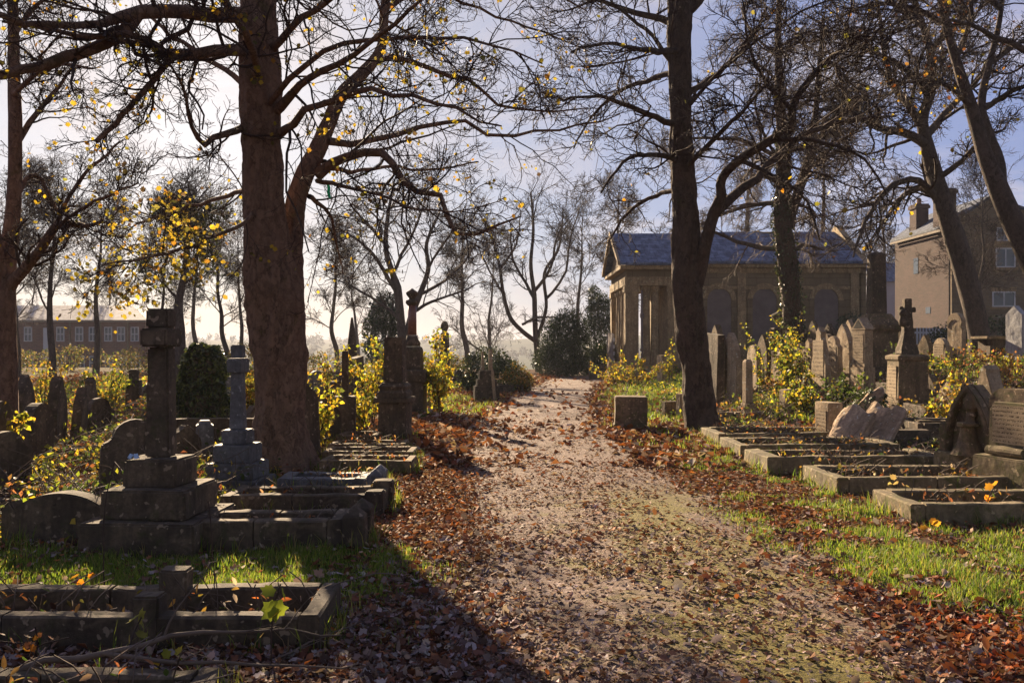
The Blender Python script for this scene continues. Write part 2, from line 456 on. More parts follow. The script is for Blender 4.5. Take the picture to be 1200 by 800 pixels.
M['redstone'] = m_masonry('house_side_brick', (.1, .062, .055), (.068, .047, .042), (.08, .06, .052), .3, .11, .012, .4)
M['brick'] = m_masonry('terrace_brick', (.25, .125, .1), (.17, .09, .075), (.25, .2, .18), .5, .16, .015, .3)
M['render'] = m_plain('pale_render', (.34, .36, .45), .8, .2, .1, 1.5)
M['pot'] = m_plain('clay_pot', (.2, .1, .06), .8)
M['teal'] = m_leaf('teal_ribbon_cloth', .4, .5)
M['plastic'] = m_plain('pale_blue_plastic', (.35, .5, .75), .35, .5, .15)

def m_ground():
    t = NT('graveyard_ground'); p = t.pos()
    g = t.n('ShaderNodeVertexColor', layer_name='tint').outputs[0]
    a = t.noise(p, 1.1, 6, .7, .5); b = t.noise(p, 9, 5, .7); v = t.n('ShaderNodeTexVoronoi'); v.inputs['Scale'].default_value = 17; t.l(p, v.inputs['Vector'])
    soil = t.mix(t.ramp(a, [(.35, 0), (.65, 1)]), (.05, .032, .02), (.09, .06, .04))
    sep = t.n('ShaderNodeSeparateColor'); t.l(v.outputs['Color'], sep.inputs[0])
    lf = t.ramp(sep.outputs[0], [(0, (.035, .018, .012)), (.3, (.11, .05, .025)), (.55, (.16, .085, .05)), (.8, (.07, .045, .03)), (1, (.2, .14, .1))])
    soil = t.mix(t.ramp(b, [(.35, 0), (.6, .85)]), soil, lf)
    gr = t.mix(t.ramp(t.noise(p, 30, 4, .7), [(.3, 0), (.7, 1)]), (.03, .045, .012), (.085, .105, .02))
    sg = t.n('ShaderNodeSeparateColor'); t.l(g, sg.inputs[0])
    gw = t.ramp(t.math('ADD', sg.outputs[0], t.math('MULTIPLY', t.math('SUBTRACT', b, .5), .7)), [(.25, 0), (.5, .9)])
    col = t.mix(gw, soil, gr)
    far = t.mix(t.ramp(t.noise(p, .02, 5, .7), [(.4, 0), (.6, 1)]), (.03, .045, .025), (.07, .075, .04))
    col = t.mix(sg.outputs[2], col, far)
    h = t.mix(.5, t.noise(p, 45, 4, .7), v.outputs['Distance'])
    return t.done(t.bsdf(col, .97, t.bump(h, .8, .03), .02))
M['ground'] = m_ground()

def m_path():
    t = NT('gravel_path'); p = t.pos()
    a = t.noise(p, 1.6, 6, .72, .6); b = t.noise(p, 13, 5, .72); c = t.noise(p, 75, 3, .7)
    v = t.n('ShaderNodeTexVoronoi'); v.inputs['Scale'].default_value = 26; t.l(p, v.inputs['Vector'])
    sep = t.n('ShaderNodeSeparateColor'); t.l(v.outputs['Color'], sep.inputs[0])
    grit = t.ramp(sep.outputs[0], [(0, (.075, .052, .04)), (.35, (.18, .122, .098)), (.6, (.12, .078, .058)), (.85, (.26, .185, .16)), (1, (.42, .34, .31))])
    col = t.mix(t.ramp(b, [(.38, 0), (.62, .75)]), grit, (.17, .115, .085))
    col = t.mix(t.ramp(a, [(.45, 0), (.62, .75)]), col, (.085, .055, .04))
    col = t.mix(t.ramp(t.noise(p, .7, 4, .6, 1.0), [(.45, .0), (.62, .35)]), col, (.2, .135, .112))
    sx = t.n('ShaderNodeSeparateXYZ'); t.l(p, sx.inputs[0])
    # the moss keeps to the crown of the path, right of its middle
    band = t.math('ABSOLUTE', t.math('SUBTRACT', sx.outputs[0], 1.35))
    near = t.ramp(t.math('MULTIPLY', sx.outputs[1], .1), [(.3, 1), (.85, 1), (1.0, .0)])
    ms = t.math('ADD', t.noise(p, 1.9, 5, .7, .5), t.math('MULTIPLY', band, -.22))
    ms = t.math('MULTIPLY', t.ramp(ms, [(.31, 0), (.43, .95)]), near)
    moss = t.mix(t.ramp(t.noise(p, 55, 3, .7), [(.35, 0), (.65, 1)]), (.06, .052, .012), (.22, .18, .03))
    col = t.mix(t.math('MULTIPLY', ms, t.ramp(c, [(.3, .55), (.5, 1)])), col, moss)
    h = t.mix(.5, c, t.mix(.5, b, v.outputs['Distance']))
    return t.done(t.bsdf(col, .88, t.bump(h, .9, .03), .25))
M['path'] = m_path()

# ------------------------------------------------------------------ ground, path
def axis(steps):
    out = []
    for a, b, n in steps: out += list(np.linspace(a, b, n, endpoint=False))
    out.append(steps[-1][1]); return np.array(out)
ys = axis([(-40, 2, 22), (2, 22, 130), (22, 60, 76), (60, 200, 50), (200, 1500, 45), (1500, 4000, 14)])
xr = axis([(0, 9, 66), (9, 30, 50), (30, 120, 40), (120, 3000, 50)])
xs = np.concatenate([-xr[::-1], xr[1:]])
GX, GY = np.meshgrid(xs, ys)
V = np.stack([GX, GY, H(GX, GY)], -1).reshape(-1, 3)
ny, nx = GX.shape; idx = np.arange(ny * nx).reshape(ny, nx)
Q = np.stack([idx[:-1, :-1], idx[:-1, 1:], idx[1:, 1:], idx[1:, :-1]], -1).reshape(-1, 4)
gw = grassw(V[:, 0], V[:, 1]); fw = sm((V[:, 1] - 60) / 60)
o = base_obj('ground', npmesh('ground', V, [Q], M['ground'], True, np.stack([gw, gw * 0, fw], -1))); o['kind'] = 'structure'
py = axis([(-6, 22, 170), (22, 50, 70)])
u = np.linspace(0, 1, 36)
jl = (vn(py * 0, py, .5, 21) - .5) * .5 + (vn(py * 0, py, .17, 22) - .5) * .2
jr = (vn(py * 0 + 9, py, .5, 23) - .5) * .5 + (vn(py * 0, py, .17, 24) - .5) * .2
XX = (pleft(py) + jl)[:, None] * (1 - u)[None] + (pright(py) + jr)[:, None] * u[None]
YY = np.repeat(py[:, None], len(u), 1)
crown = .012 + .03 * np.sin(np.pi * u)[None] + (vn(XX, YY, .3, 31) - .5) * .012
crown[:, 0] = -.03; crown[:, -1] = -.03
V = np.stack([XX, YY, H(XX, YY) + crown], -1).reshape(-1, 3)
ny, nx = XX.shape; idx = np.arange(ny * nx).reshape(ny, nx)
Q = np.stack([idx[:-1, :-1], idx[:-1, 1:], idx[1:, 1:], idx[1:, :-1]], -1).reshape(-1, 4)
o = base_obj('path', npmesh('path', V, [Q], M['path'], True)); o['kind'] = 'structure'
def Hp(x, y):
    """walking height, path crown included"""
    l, r = pleft(y), pright(y); w = (x - l) / (r - l)
    return H(x, y) + np.where((w > 0) & (w < 1), .014 + .03 * np.sin(np.pi * np.clip(w, 0, 1)), 0)
# ------------------------------------------------------------------ trees
def stem_tube(ctrl, k, sides, lump=.12, seed=0, flare=0.0):
    """ctrl (n,4): xyz + radius. One bumpy trunk surface"""
    S = resample(ctrl, k)
    P = S[None, :, :3]; rad = np.maximum(S[None, :, 3], .004)
    V, F = tubes([(P, rad)], sides)
    V = V.reshape(k, sides, 3); c = S[:, None, :3]
    D = V - c
    an = np.arange(sides) / sides * 2 * np.pi
    h = np.concatenate([[0], np.cumsum(np.linalg.norm(np.diff(S[:, :3], axis=0), axis=1))])
    rr = rad[0][:, None]
    u = np.cos(an)[None] * 1.6 + seed; w = np.sin(an)[None] * 1.6
    n = (vn(u * 1.0 + 20, h[:, None] * .9 + w * 1.3, .55, seed) - .5) * 2
    n2 = (vn(u * 4 + w * 2, h[:, None] * 5 + w * 4, .6, seed + 3) - .5) * 2
    ridge = np.cos(an * 5 + seed)[None] * np.exp(-h[:, None] / .35) * flare
    n3 = 0
    if sides > 40:
        a_ = np.broadcast_to(an[None] * sides / 6.28, n.shape); h_ = np.broadcast_to(h[:, None], n.shape)
        wrap = 1 - np.exp(-((an[None] - 0) / .12) ** 2) - np.exp(-((an[None] - 6.283) / .12) ** 2)
        n3 = (vn(a_ + 1.6 * np.sin(h_ * 6), h_ * 11, 2.6, seed + 7) - .5) * .12 * wrap + (vn(a_, h_ * 26, 1.6, seed + 8) - .5) * .06 * wrap
    D = D * (1 + lump * n + lump * .35 * n2 + np.abs(ridge) + n3)[..., None]
    return (c + D).reshape(-1, 3), F

def join(vf):
    V = []; F = []; o = 0
    for v, f in vf:
        if len(v) == 0: continue
        V.append(v); F.append(f + o); o += len(v)
    return np.concatenate(V), np.concatenate(F)

def px_limb(pts, Y, k=None):
    """control points (px, py, depth offset, radius in px) -> (n,4) in metres"""
    out = []
    for px, py, dy, r in pts:
        p = at(px, py, Y + dy); out.append([*p, r * (Y + dy) / FPX])
    return np.array(out)

def stack_limbs(limbs, k, rng, wob=.03):
    P = []; Rr = []
    for l in limbs:
        s = resample(l, k)
        L = np.linalg.norm(np.diff(s[:, :3], axis=0), axis=1).sum()
        w = rng.normal(size=(k, 3)) * wob * L / k * 2; w[0] = 0
        P.append(s[:, :3] + w); Rr.append(np.maximum(s[:, 3], .004))
    return np.array(P), np.array(Rr)

def build_tree(name, label, base, stems, limbs, rng, bark, twig, levels, leaves=None, auto=None, group=None, cat='tree',
               stem_k=46, stem_sides=18, flare=.25, lump=.1, extra=None, limb_k=14):
    """stems: trunk polylines; limbs: hand laid limbs; auto: spawn settings for limbs grown off the stems"""
    root = thing(name, label, cat, base, 0, group)
    vf = []
    for i, s in enumerate(stems):
        vf.append(stem_tube(s, stem_k, stem_sides, lump, i * 5 + 2, flare if i == 0 else 0))
    SP, SR = stack_limbs(stems, 16, rng, 0)
    P1 = []; R1 = []
    if limbs:
        a, b = stack_limbs(limbs, limb_k, rng); P1.append(a); R1.append(b)
    if auto:
        for cfg in (auto if isinstance(auto, list) else [auto]):
            a, b = spawn(SP, SR, rng=rng, k=limb_k, **cfg); P1.append(a); R1.append(b)
    LP = np.concatenate(P1); LR = np.concatenate(R1)
    vf.append(tubes([(LP, LR)], 7))
    V, F = join(vf)
    base_obj('trunk', npmesh('trunk', V - np.array(base)[None], [F], bark, True), root)
    curP, curR = LP, LR
    groups = []; ends = []
    # the thin tops of the stems grow twigs too
    for li, cfg in enumerate(levels):
        a, b = spawn(curP, curR, rng=rng, **cfg)
        if li == 0 and cfg.get('lf', .5) > 0:
            c2 = dict(cfg); c2['t'] = (.75, 1.0)
            a2, b2 = spawn(SP, SR, rng=rng, **c2)
            a = np.concatenate([a, a2]); b = np.concatenate([b, b2])
        groups.append((a, b)); curP, curR = a, b
    ng = len(groups)
    vf = [tubes([g], 4 if (i < 1) else 3) for i, g in enumerate(groups)]
    V, F = join(vf)
    crown = base_obj('crown', npmesh('crown', V - np.array(base)[None], [F], twig, True), root)
    tips = np.concatenate([g[0][:, -1] for g in groups[-2:]])
    mids = np.concatenate([g[0][:, g[0].shape[1] // 2] for g in groups[-2:]])
    return root, tips, np.concatenate([tips, mids]), groups

YEL = [(.34, .25, .03), (.42, .27, .03), (.22, .2, .04), (.4, .18, .02), (.16, .15, .04)]
def tree_leaves(root, base, P, n, rng, size, cols, w=None, shape=MAPLE, mat='leaf', droop=.7):
    i = rng.choice(len(P), n)
    p = P[i] + rng.normal(size=(n, 3)) * .03
    V, F, T = leafgeo(p, rng.uniform(.7, 1.25, n) * size, rng, shape, None, palette(rng, n, cols, w), droop)
    return base_obj('foliage', npmesh('foliage', V - np.array(base)[None], [F], M[mat], tint=T), root)

rng = np.random.default_rng(7)
# -- the old sycamore on the left
Y = 11.0
B = (gx(336, Y), Y, 0.0)
main = px_limb([(334, 572, 0, 42), (333, 550, 0, 36), (331, 522, 0, 30.5), (329, 470, 0, 28), (326, 400, 0, 31), (322, 345, 0, 33), (316, 300, 0, 27), (311, 260, 0, 24), (308, 200, 0, 22), (306, 120, 0, 22.5), (304, 60, 0, 22), (303, 0, 0, 20), (300, -80, 0, 17), (290, -200, .3, 12), (300, -330, .6, 7)], Y)
sec = px_limb([(333, 410, .2, 22), (337, 345, .3, 18), (340, 295, .4, 14), (345, 247, .5, 11.5), (355, 210, .5, 10.5), (370, 180, .6, 10), (384, 148, .7, 8.5), (400, 112, .8, 7.5), (426, 85, 1, 6.5), (447, 55, 1.2, 5.5), (452, 0, 1.4, 5), (470, -90, 1.6, 3.5)], Y)
L = [
 [(300, 18, 0, 12), (250, 16, -.4, 11), (200, 15, -.8, 10), (160, 16, -1.1, 10), (120, 28, -1.5, 6), (60, 30, -2.0, 5), (0, 20, -2.6, 4.5), (-80, 25, -3, 3)],
 [(162, 16, -1.1, 9), (146, 38, -1.2, 9), (120, 52, -1.4, 8.5), (80, 68, -1.8, 8), (40, 80, -2.1, 7), (0, 88, -2.4, 6.5), (-70, 96, -2.8, 4)],
 [(300, 58, 0, 10), (265, 60, -.5, 8.5), (230, 64, -.8, 8), (206, 64, -1, 7), (180, 55, -1.2, 6), (150, 38, -1.4, 5), (105, 42, -1.7, 4), (55, 33, -1.9, 3), (5, 24, -2.1, 2)],
 [(206, 64, -1, 5), (190, 82, -1.1, 4.5), (165, 111, -1.3, 4.3), (140, 140, -1.4, 4), (112, 166, -1.6, 3.6)],
 [(296, 110, 0, 5), (270, 88, .3, 4), (231, 62, .8, 3.5), (182, 27, 1.2, 2.5), (150, -20, 1.5, 1.5)],
 [(292, 148, 0, 6), (268, 156, -.4, 5), (248, 161, -.7, 4.5), (238, 170, -.8, 4), (224, 145, -1, 3), (214, 105, -1.2, 2.2), (195, 70, -1.4, 1.4)],
 [(300, 240, 0, 4), (285, 262, -.5, 3), (231, 285, -1.0, 2.4), (180, 300, -1.4, 1.8), (120, 310, -1.8, 1.2)],
 [(298, 215, 0, 4), (262, 232, .8, 3), (215, 245, 1.3, 2.2), (160, 262, 1.8, 1.4)],
 [(372, 205, .5, 12), (392, 192, .4, 9), (414, 181, .2, 8), (438, 177, 0, 8), (456, 188, -.2, 7), (468, 203, -.3, 7), (478, 220, -.4, 6.5), (498, 226, -.5, 5.5), (515, 229, -.5, 5), (527, 252, -.6, 4.5), (537, 276, -.6, 4), (566, 272, -.7, 3), (590, 260, -.8, 2.4), (612, 252, -.9, 1.5)],
 [(384, 165, .6, 8), (410, 168, .8, 6.5), (434, 165, 1, 5.5), (459, 157, 1.2, 5), (508, 144, 1.5, 4.2), (541, 142, 1.7, 3.6), (587, 159, 1.9, 3.2), (640, 154, 2.2, 2.4), (690, 144, 2.5, 1.8), (726, 136, 2.7, 1)],
 [(306, 130, 0, 5), (360, 75, -.8, 4), (401, 52, -1.2, 3.6), (450, 42, -1.6, 3), (492, 43, -2, 2.8), (546, 45, -2.4, 2.2), (591, 58, -2.8, 1.6), (640, 75, -3, 1)],
 [(426, 85, 1, 6), (455, 68, 1.4, 5), (517, 83, 2, 4), (558, 99, 2.4, 3.2), (574, 120, 2.6, 2.8), (607, 128, 2.8, 2.4), (649, 132, 3, 1.8), (690, 125, 3.3, 1)],
 [(318, 60, 0, 6), (345, 30, -.6, 5), (388, 0, -1.2, 4), (440, -40, -2, 2.5)],
 [(318, 135, 0, 8), (345, 108, -.5, 6), (371, 87, -.9, 5), (420, 62, -1.5, 4), (470, 20, -2.1, 3), (520, -20, -2.6, 1.6)],
 [(325, 160, 0, 7), (360, 132, -.8, 5), (420, 107, -1.5, 4), (480, 112, -2.0, 3), (540, 128, -2.4, 2.2), (585, 150, -2.7, 1.2)],
 [(372, 212, .5, 5), (420, 222, -.4, 3), (470, 240, -1, 2.4), (520, 250, -1.5, 1.6), (570, 240, -1.9, 1)],
 [(380, 190, .5, 6), (405, 200, 1.2, 4), (450, 195, 2, 3), (505, 200, 2.8, 2.2), (560, 190, 3.4, 1.4)],
 [(362, 230, .4, 5), (385, 250, 1, 3), (395, 285, 1.4, 2), (402, 320, 1.6, 1.2)],
 [(304, 10, 0, 9), (340, -40, 1, 7), (420, -70, 2, 5), (520, -60, 2.8, 3.5), (620, -25, 3.5, 2.2), (690, 15, 4, 1)],
 [(303, -30, 0, 9), (250, -90, -1, 7), (160, -110, -2, 5), (60, -80, -3, 3), (-20, -40, -3.5, 1.5)],
 [(303, 40, .2, 8), (315, 0, 1.5, 6), (330, -50, 2.8, 4), (350, -80, 4, 2)],
 [(303, 90, -.2, 7), (290, 45, -1.2, 5.5), (262, 0, -2.0, 4.5), (230, -70, -2.6, 3)],
 [(452, 10, 1.4, 5), (500, -10, 1.8, 3.5), (560, 10, 2.2, 2.6), (630, 35, 2.6, 1.8), (690, 60, 3, 1)],
]
limbs = [px_limb([(a, b, c, r * (.64 if l[0][0] > 330 else .82)) for a, b, c, r in l], Y) for l in L]
lev = [dict(n=17, t=(.08, 1), lf=.42, ang=(28, 68), k=8, rf=.4, up=.05, wig=.24, rmin=.0075, lmin=.5, lmax=2.1, flat=.8, taper=.4),
       dict(n=6, t=(.1, 1), lf=.5, ang=(28, 62), k=6, rf=.55, up=.05, wig=.25, rmin=.005, lmin=.25, lmax=1.0, taper=.5),
       dict(n=4, t=(.15, 1), lf=.5, ang=(28, 62), k=4, rf=.65, up=.04, wig=.25, rmin=.0035, lmin=.12, lmax=.5, taper=.5)]
T1, tips, tm, gr = build_tree('sycamore_tree', 'huge forked old sycamore with a few yellow leaves, left of the path behind kerbed graves', B, [main, sec], limbs, rng, M['bark1'], M['twig'], lev, auto=dict(n=7, t=(.62, .97), lf=.3, ang=(50, 85), rf=.3, up=.0, wig=.12, rmin=.015, lmin=2, lmax=4), stem_k=230, stem_sides=76, flare=.42, lump=.10)
# leaves keep to the low left boughs, a few all over
sx = tm[:, 0] / tm[:, 1] * FPX + 600; sz = HZ - (tm[:, 2] - CAMZ) / tm[:, 1] * FPX
w = np.where((sx < 300) & (sz > 215), 9.0, np.where((sx > 300) & (sx < 640) & (sz > 40), 1.6, 1.0))
pk = tm[rng.choice(len(tm), 620, p=w / w.sum())]
pk = (pk[:, None, :] + rng.normal(size=(620, 6, 3)) * .085).reshape(-1, 3)
tree_leaves(T1, B, pk, 3000, rng, .058, [(.3, .22, .03), (.36, .25, .03), (.17, .145, .04), (.28, .14, .025), (.11, .095, .035), (.07, .045, .03)], [.24, .22, .22, .1, .14, .08])
# green tufts on the bole
Vt, Ft, Tt = None, None, None
# -- tree on the left edge
Y = 12.0; B = (gx(8, Y), Y, 0.0)
stems = [px_limb([(8, 540, 0, 15), (8, 500, 0, 13), (7, 440, 0, 12), (6, 370, 0, 12), (6, 325, 0, 12), (12, 280, .1, 9), (17, 220, .2, 8), (18, 160, .2, 7.5), (17, 100, .3, 6.5), (15, 0, .4, 5.5), (12, -120, .5, 3)], Y),
         px_limb([(5, 345, 0, 9), (-6, 290, -.2, 8), (-12, 220, -.4, 7), (-20, 100, -.6, 5), (-10, -60, -.8, 3)], Y)]
L = [[(10, 338, 0, 8), (22, 324, -.1, 7), (40, 302, -.3, 6), (53, 284, -.4, 5.5), (62, 270, -.5, 5), (78, 262, -.6, 4.5), (90, 263, -.6, 4), (100, 266, -.7, 2.6), (122, 258, -.8, 1.6)],
     [(55, 281, -.4, 3), (75, 243, -.2, 2.5), (100, 202, 0, 2.1), (118, 188, .1, 1.8), (140, 165, .2, 1.2)],
     [(60, 270, -.5, 2.5), (95, 245, -.9, 2), (120, 232, -1.2, 1.6), (160, 215, -1.6, 1)],
     [(14, 240, .1, 3), (40, 205, .6, 2.4), (66, 245, .8, 2), (74, 270, .8, 1.2)],
     [(17, 170, .2, 4), (45, 130, .5, 3), (70, 100, .8, 2), (95, 60, 1, 1)],
     [(17, 110, .2, 3.5), (40, 90, -.6, 2.5), (75, 75, -1.2, 1.6), (110, 80, -1.6, 1)],
     [(16, 40, .3, 3.5), (40, 10, .6, 2.5), (80, -20, 1, 1.5)]]
T2, tips, tm, gr = build_tree('maple_tree', 'slim dark tree on the far left edge with one elbow shaped low branch', B, stems, [px_limb(l, Y) for l in L], rng, M['bark1'], M['twig'], [dict(lev[0], n=15), dict(lev[1], n=7), dict(lev[2], n=4)], flare=.2)
sx = tm[:, 0] / tm[:, 1] * FPX + 600
tree_leaves(T2, B, tm[(sx < 140)], 260, rng, .065, YEL, [.4, .35, .1, .1, .05])
# -- the dark forked tree right of the path
Y = 16.0; hb = Hf(gx(824, Y), Y); B = (gx(824, Y), Y, hb)
stems = [px_limb([(826, 516, 0, 25), (824, 502, 0, 20.5), (821, 480, 0, 17.5), (817, 440, 0, 16.5), (811, 400, 0, 17), (806, 345, 0, 17.5), (805, 300, 0, 16.5), (803, 250, 0, 14.5), (799, 180, 0, 13), (797, 100, 0, 12.5), (796, 50, 0, 13), (796, 10, 0, 14), (789, -50, 0, 10), (780, -150, .2, 8), (785, -300, .4, 4)], Y),
         px_limb([(800, 12, 0, 11), (822, -12, .2, 9), (850, -60, .4, 7), (870, -150, .6, 5), (880, -260, .8, 3)], Y),
         px_limb([(812, 345, 0, 8.5), (821, 312, -.1, 8.6), (827, 285, -.2, 7.2), (836, 252, -.3, 6.6), (845, 230, -.4, 5.8), (846, 210, -.5, 5.1), (866, 188, -.7, 4.8), (905, 163, -1, 5), (927, 150, -1.2, 4.6), (930, 122, -1.3, 4.2), (957, 84, -1.5, 3.4), (992, 54, -1.8, 2.4), (1030, 35, -2, 1.2)], Y)]
L = [[(840, 248, -.3, 6), (850, 236, -.2, 6), (883, 212, .3, 5), (917, 179, .8, 4.2), (952, 153, 1.2, 3.4), (1000, 140, 1.7, 2.4), (1050, 135, 2.2, 1.2)],
     [(797, 148, 0, 4.5), (770, 138, -.4, 3.5), (738, 125, -.8, 3), (700, 112, -1.3, 2), (660, 118, -1.7, 1.2)],
     [(796, 30, 0, 5), (770, 22, .5, 4), (740, 14, 1, 3.2), (690, -2, 1.6, 2), (640, 0, 2, 1)],
     [(797, 85, 0, 4), (765, 92, .8, 3), (725, 108, 1.6, 2.2), (690, 140, 2.2, 1.4), (672, 175, 2.5, .9)],
     [(797, 120, 0, 4), (830, 95, .6, 3.4), (870, 60, 1.2, 2.6), (900, 10, 1.6, 1.6)],
     [(800, 190, 0, 4), (765, 180, -.6, 2.8), (730, 190, -1, 2), (705, 225, -1.3, 1.2)],
     [(802, 220, 0, 3.5), (770, 228, .8, 2.6), (735, 250, 1.4, 1.8), (712, 285, 1.7, 1)],
     [(800, 200, 0, 3.5), (835, 165, -.8, 3), (870, 130, -1.4, 2.2), (900, 95, -1.8, 1.2)],
     [(930, 130, -1.3, 3), (900, 100, -1.6, 2.2), (880, 60, -1.9, 1.6), (870, 0, -2.2, 1)],
     [(867, 188, -.7, 3), (905, 205, -1.1, 2.2), (945, 235, -1.5, 1.6), (960, 280, -1.7, 1)],
     [(905, 163, -1, 3), (960, 165, -1.6, 2.4), (1010, 185, -2, 1.6), (1040, 230, -2.3, 1)],
     [(790, -40, 0, 6), (740, -70, .8, 4), (690, -60, 1.5, 2.6), (640, -30, 2, 1.4)],
     [(850, -60, .4, 5), (900, -70, 1, 4), (970, -40, 1.8, 2.6), (1030, 0, 2.4, 1.4)],
     [(797, 60, 0, 4), (760, 60, -1.2, 3), (715, 50, -2, 2), (670, 60, -2.6, 1.2)]]
lev3 = [dict(lev[0], n=14, lf=.5, lmax=3.0, rmin=.0095), dict(lev[1], n=6, rmin=.007, lmax=1.4), dict(lev[2], n=4, rmin=.005, lmax=.6)]
T3, tips, tm, gr = build_tree('leaning_tree', 'tall dark leaning tree with a low forked bough standing just right of the path', B, stems, [px_limb(l, Y) for l in L], rng, M['bark2'], M['twig'], lev3, auto=dict(n=9, t=(.4, .97), lf=.26, ang=(50, 85), rf=.28, up=.0, wig=.12, rmin=.016, lmin=2, lmax=4.5), stem_k=200, stem_sides=60, flare=.36, lump=.11)
tree_leaves(T3, B, tm, 110, rng, .09, YEL)
# -- ivy stemmed thicket tree before the chapel
Y = 27.0; hb = Hf(gx(935, Y), Y); B = (gx(935, Y), Y, hb)
stems = [px_limb([(938, 445, 0, 13.5), (935, 420, 0, 11), (930, 380, 0, 10.5), (925, 330, 0, 11), (920, 290, 0, 10.5), (915, 250, 0, 8.5), (918, 200, .1, 8), (915, 130, .2, 6), (912, 50, .3, 4), (915, -40, .4, 2)], Y),
         px_limb([(920, 270, 0, 7), (935, 225, .4, 6), (950, 180, .8, 5), (958, 110, 1.2, 3.6), (965, 20, 1.6, 2)], Y)]
au = [dict(n=19, t=(.22, .9), lf=.33, ang=(45, 95), rf=.42, up=-.015, wig=.13, rmin=.02, lmin=1.5, lmax=4.2)]
lev4 = [dict(n=11, t=(.1, 1), lf=.45, ang=(25, 70), k=6, rf=.5, up=-.05, wig=.2, rmin=.011, lmin=.6, lmax=2.2),
        dict(n=7, t=(.1, 1), lf=.6, ang=(25, 60), k=5, rf=.6, up=-.16, wig=.2, rmin=.008, lmin=.4, lmax=1.2),
        dict(n=4, t=(.2, 1), lf=.5, ang=(25, 60), k=4, rf=.6, up=-.16, wig=.2, rmin=.006, lmin=.25, lmax=.6)]
T4, tips, tm4, gr = build_tree('thicket_tree', 'ivy clad tree with a thicket of drooping brown twigs standing before the chapel', B, stems, None, rng, M['bark2'], M['twig2'], lev4, auto=au, lump=.2)
S0 = resample(stems[0], 60)
n = 2600; i = rng.integers(0, 36, n); a = rng.uniform(0, 2 * np.pi, n)
p = S0[i, :3] + np.stack([np.cos(a), np.sin(a), rng.uniform(-.4, .4, n)], -1) * (S0[i, 3] * rng.uniform(.9, 1.35, n))[:, None]
Vv, Fv, Tv = leafgeo(p, rng.uniform(.07, .13, n), rng, KITE, None, palette(rng, n, [(.035, .05, .02), (.06, .07, .03), (.05, .05, .03)]), .6)
base_obj('ivy', npmesh('ivy', Vv - np.array(B)[None], [Fv], M['green'], tint=Tv), T4)
# -- tree before the house
Y = 27.5; hb = Hf(gx(1148, Y), Y); B = (gx(1148, Y), Y, hb)
stems = [th_ * np.array([1, 1, 1, .84]) for th_ in [px_limb([(1152, 445, 0, 17), (1150, 420, 0, 14), (1143, 370, 0, 14), (1128, 310, 0, 14), (1112, 260, 0, 13), (1098, 215, 0, 11), (1087, 172, 0, 9), (1081, 140, 0, 7.5), (1092, 100, .2, 6), (1088, 50, .3, 5), (1072, 0, .4, 4), (1065, -90, .5, 2)], Y)]]
L = [[(1086, 170, 0, 6), (1062, 156, -.4, 5), (1030, 150, -.9, 4), (1000, 133, -1.4, 3), (960, 128, -2, 1.5)],
     [(1083, 150, 0, 5), (1060, 120, .6, 4.2), (1040, 80, 1.1, 3.2), (1030, 20, 1.6, 2), (1020, -50, 2, 1)],
     [(1106, 240, 0, 5), (1080, 213, -.3, 4), (1050, 214, -.7, 3.4), (1026, 240, -1.1, 2.8), (1008, 275, -1.4, 2), (1000, 300, -1.5, 1)],
     [(1108, 250, 0, 4.5), (1085, 222, .5, 3.6), (1060, 228, .9, 3), (1035, 262, 1.3, 2), (1015, 290, 1.5, 1)],
     [(1085, 160, 0, 5), (1110, 130, .5, 4), (1140, 100, 1, 3), (1165, 60, 1.5, 2)],
     [(1098, 210, 0, 4), (1125, 190, -.8, 3), (1150, 165, -1.5, 2.2), (1180, 150, -2, 1.2)],
     [(1090, 110, .2, 4), (1060, 80, -.6, 3), (1020, 60, -1.4, 2.2), (980, 50, -2, 1.2)],
     [(1088, 60, .3, 4), (1120, 30, .9, 3), (1150, -10, 1.5, 2)],
     [(1080, 30, .3, 3.6), (1040, 0, 1, 2.6), (1000, -20, 1.8, 1.6)]]
lev5 = [dict(n=18, t=(.1, 1), lf=.45, ang=(30, 70), k=7, rf=.5, up=.05, wig=.22, rmin=.014, lmin=.8, lmax=3.2, taper=.4),
        dict(n=7, t=(.1, 1), lf=.5, ang=(30, 65), k=5, rf=.6, up=.03, wig=.24, rmin=.01, lmin=.4, lmax=1.5, taper=.5),
        dict(n=4, t=(.2, 1), lf=.5, ang=(30, 65), k=4, rf=.6, up=.03, wig=.24, rmin=.0075, lmin=.2, lmax=.7, taper=.5)]
T5, tips, tm, gr = build_tree('ash_tree', 'bare tree with smooth slanting trunk in front of the gabled stone house', B, stems, [px_limb(l, Y) for l in L], rng, M['bark3'], M['twig'], lev5, auto=dict(n=8, t=(.5, .97), lf=.24, ang=(45, 80), rf=.3, up=.02, wig=.12, rmin=.02, lmin=2, lmax=4))
tree_leaves(T5, B, tm, 160, rng, .13, YEL)
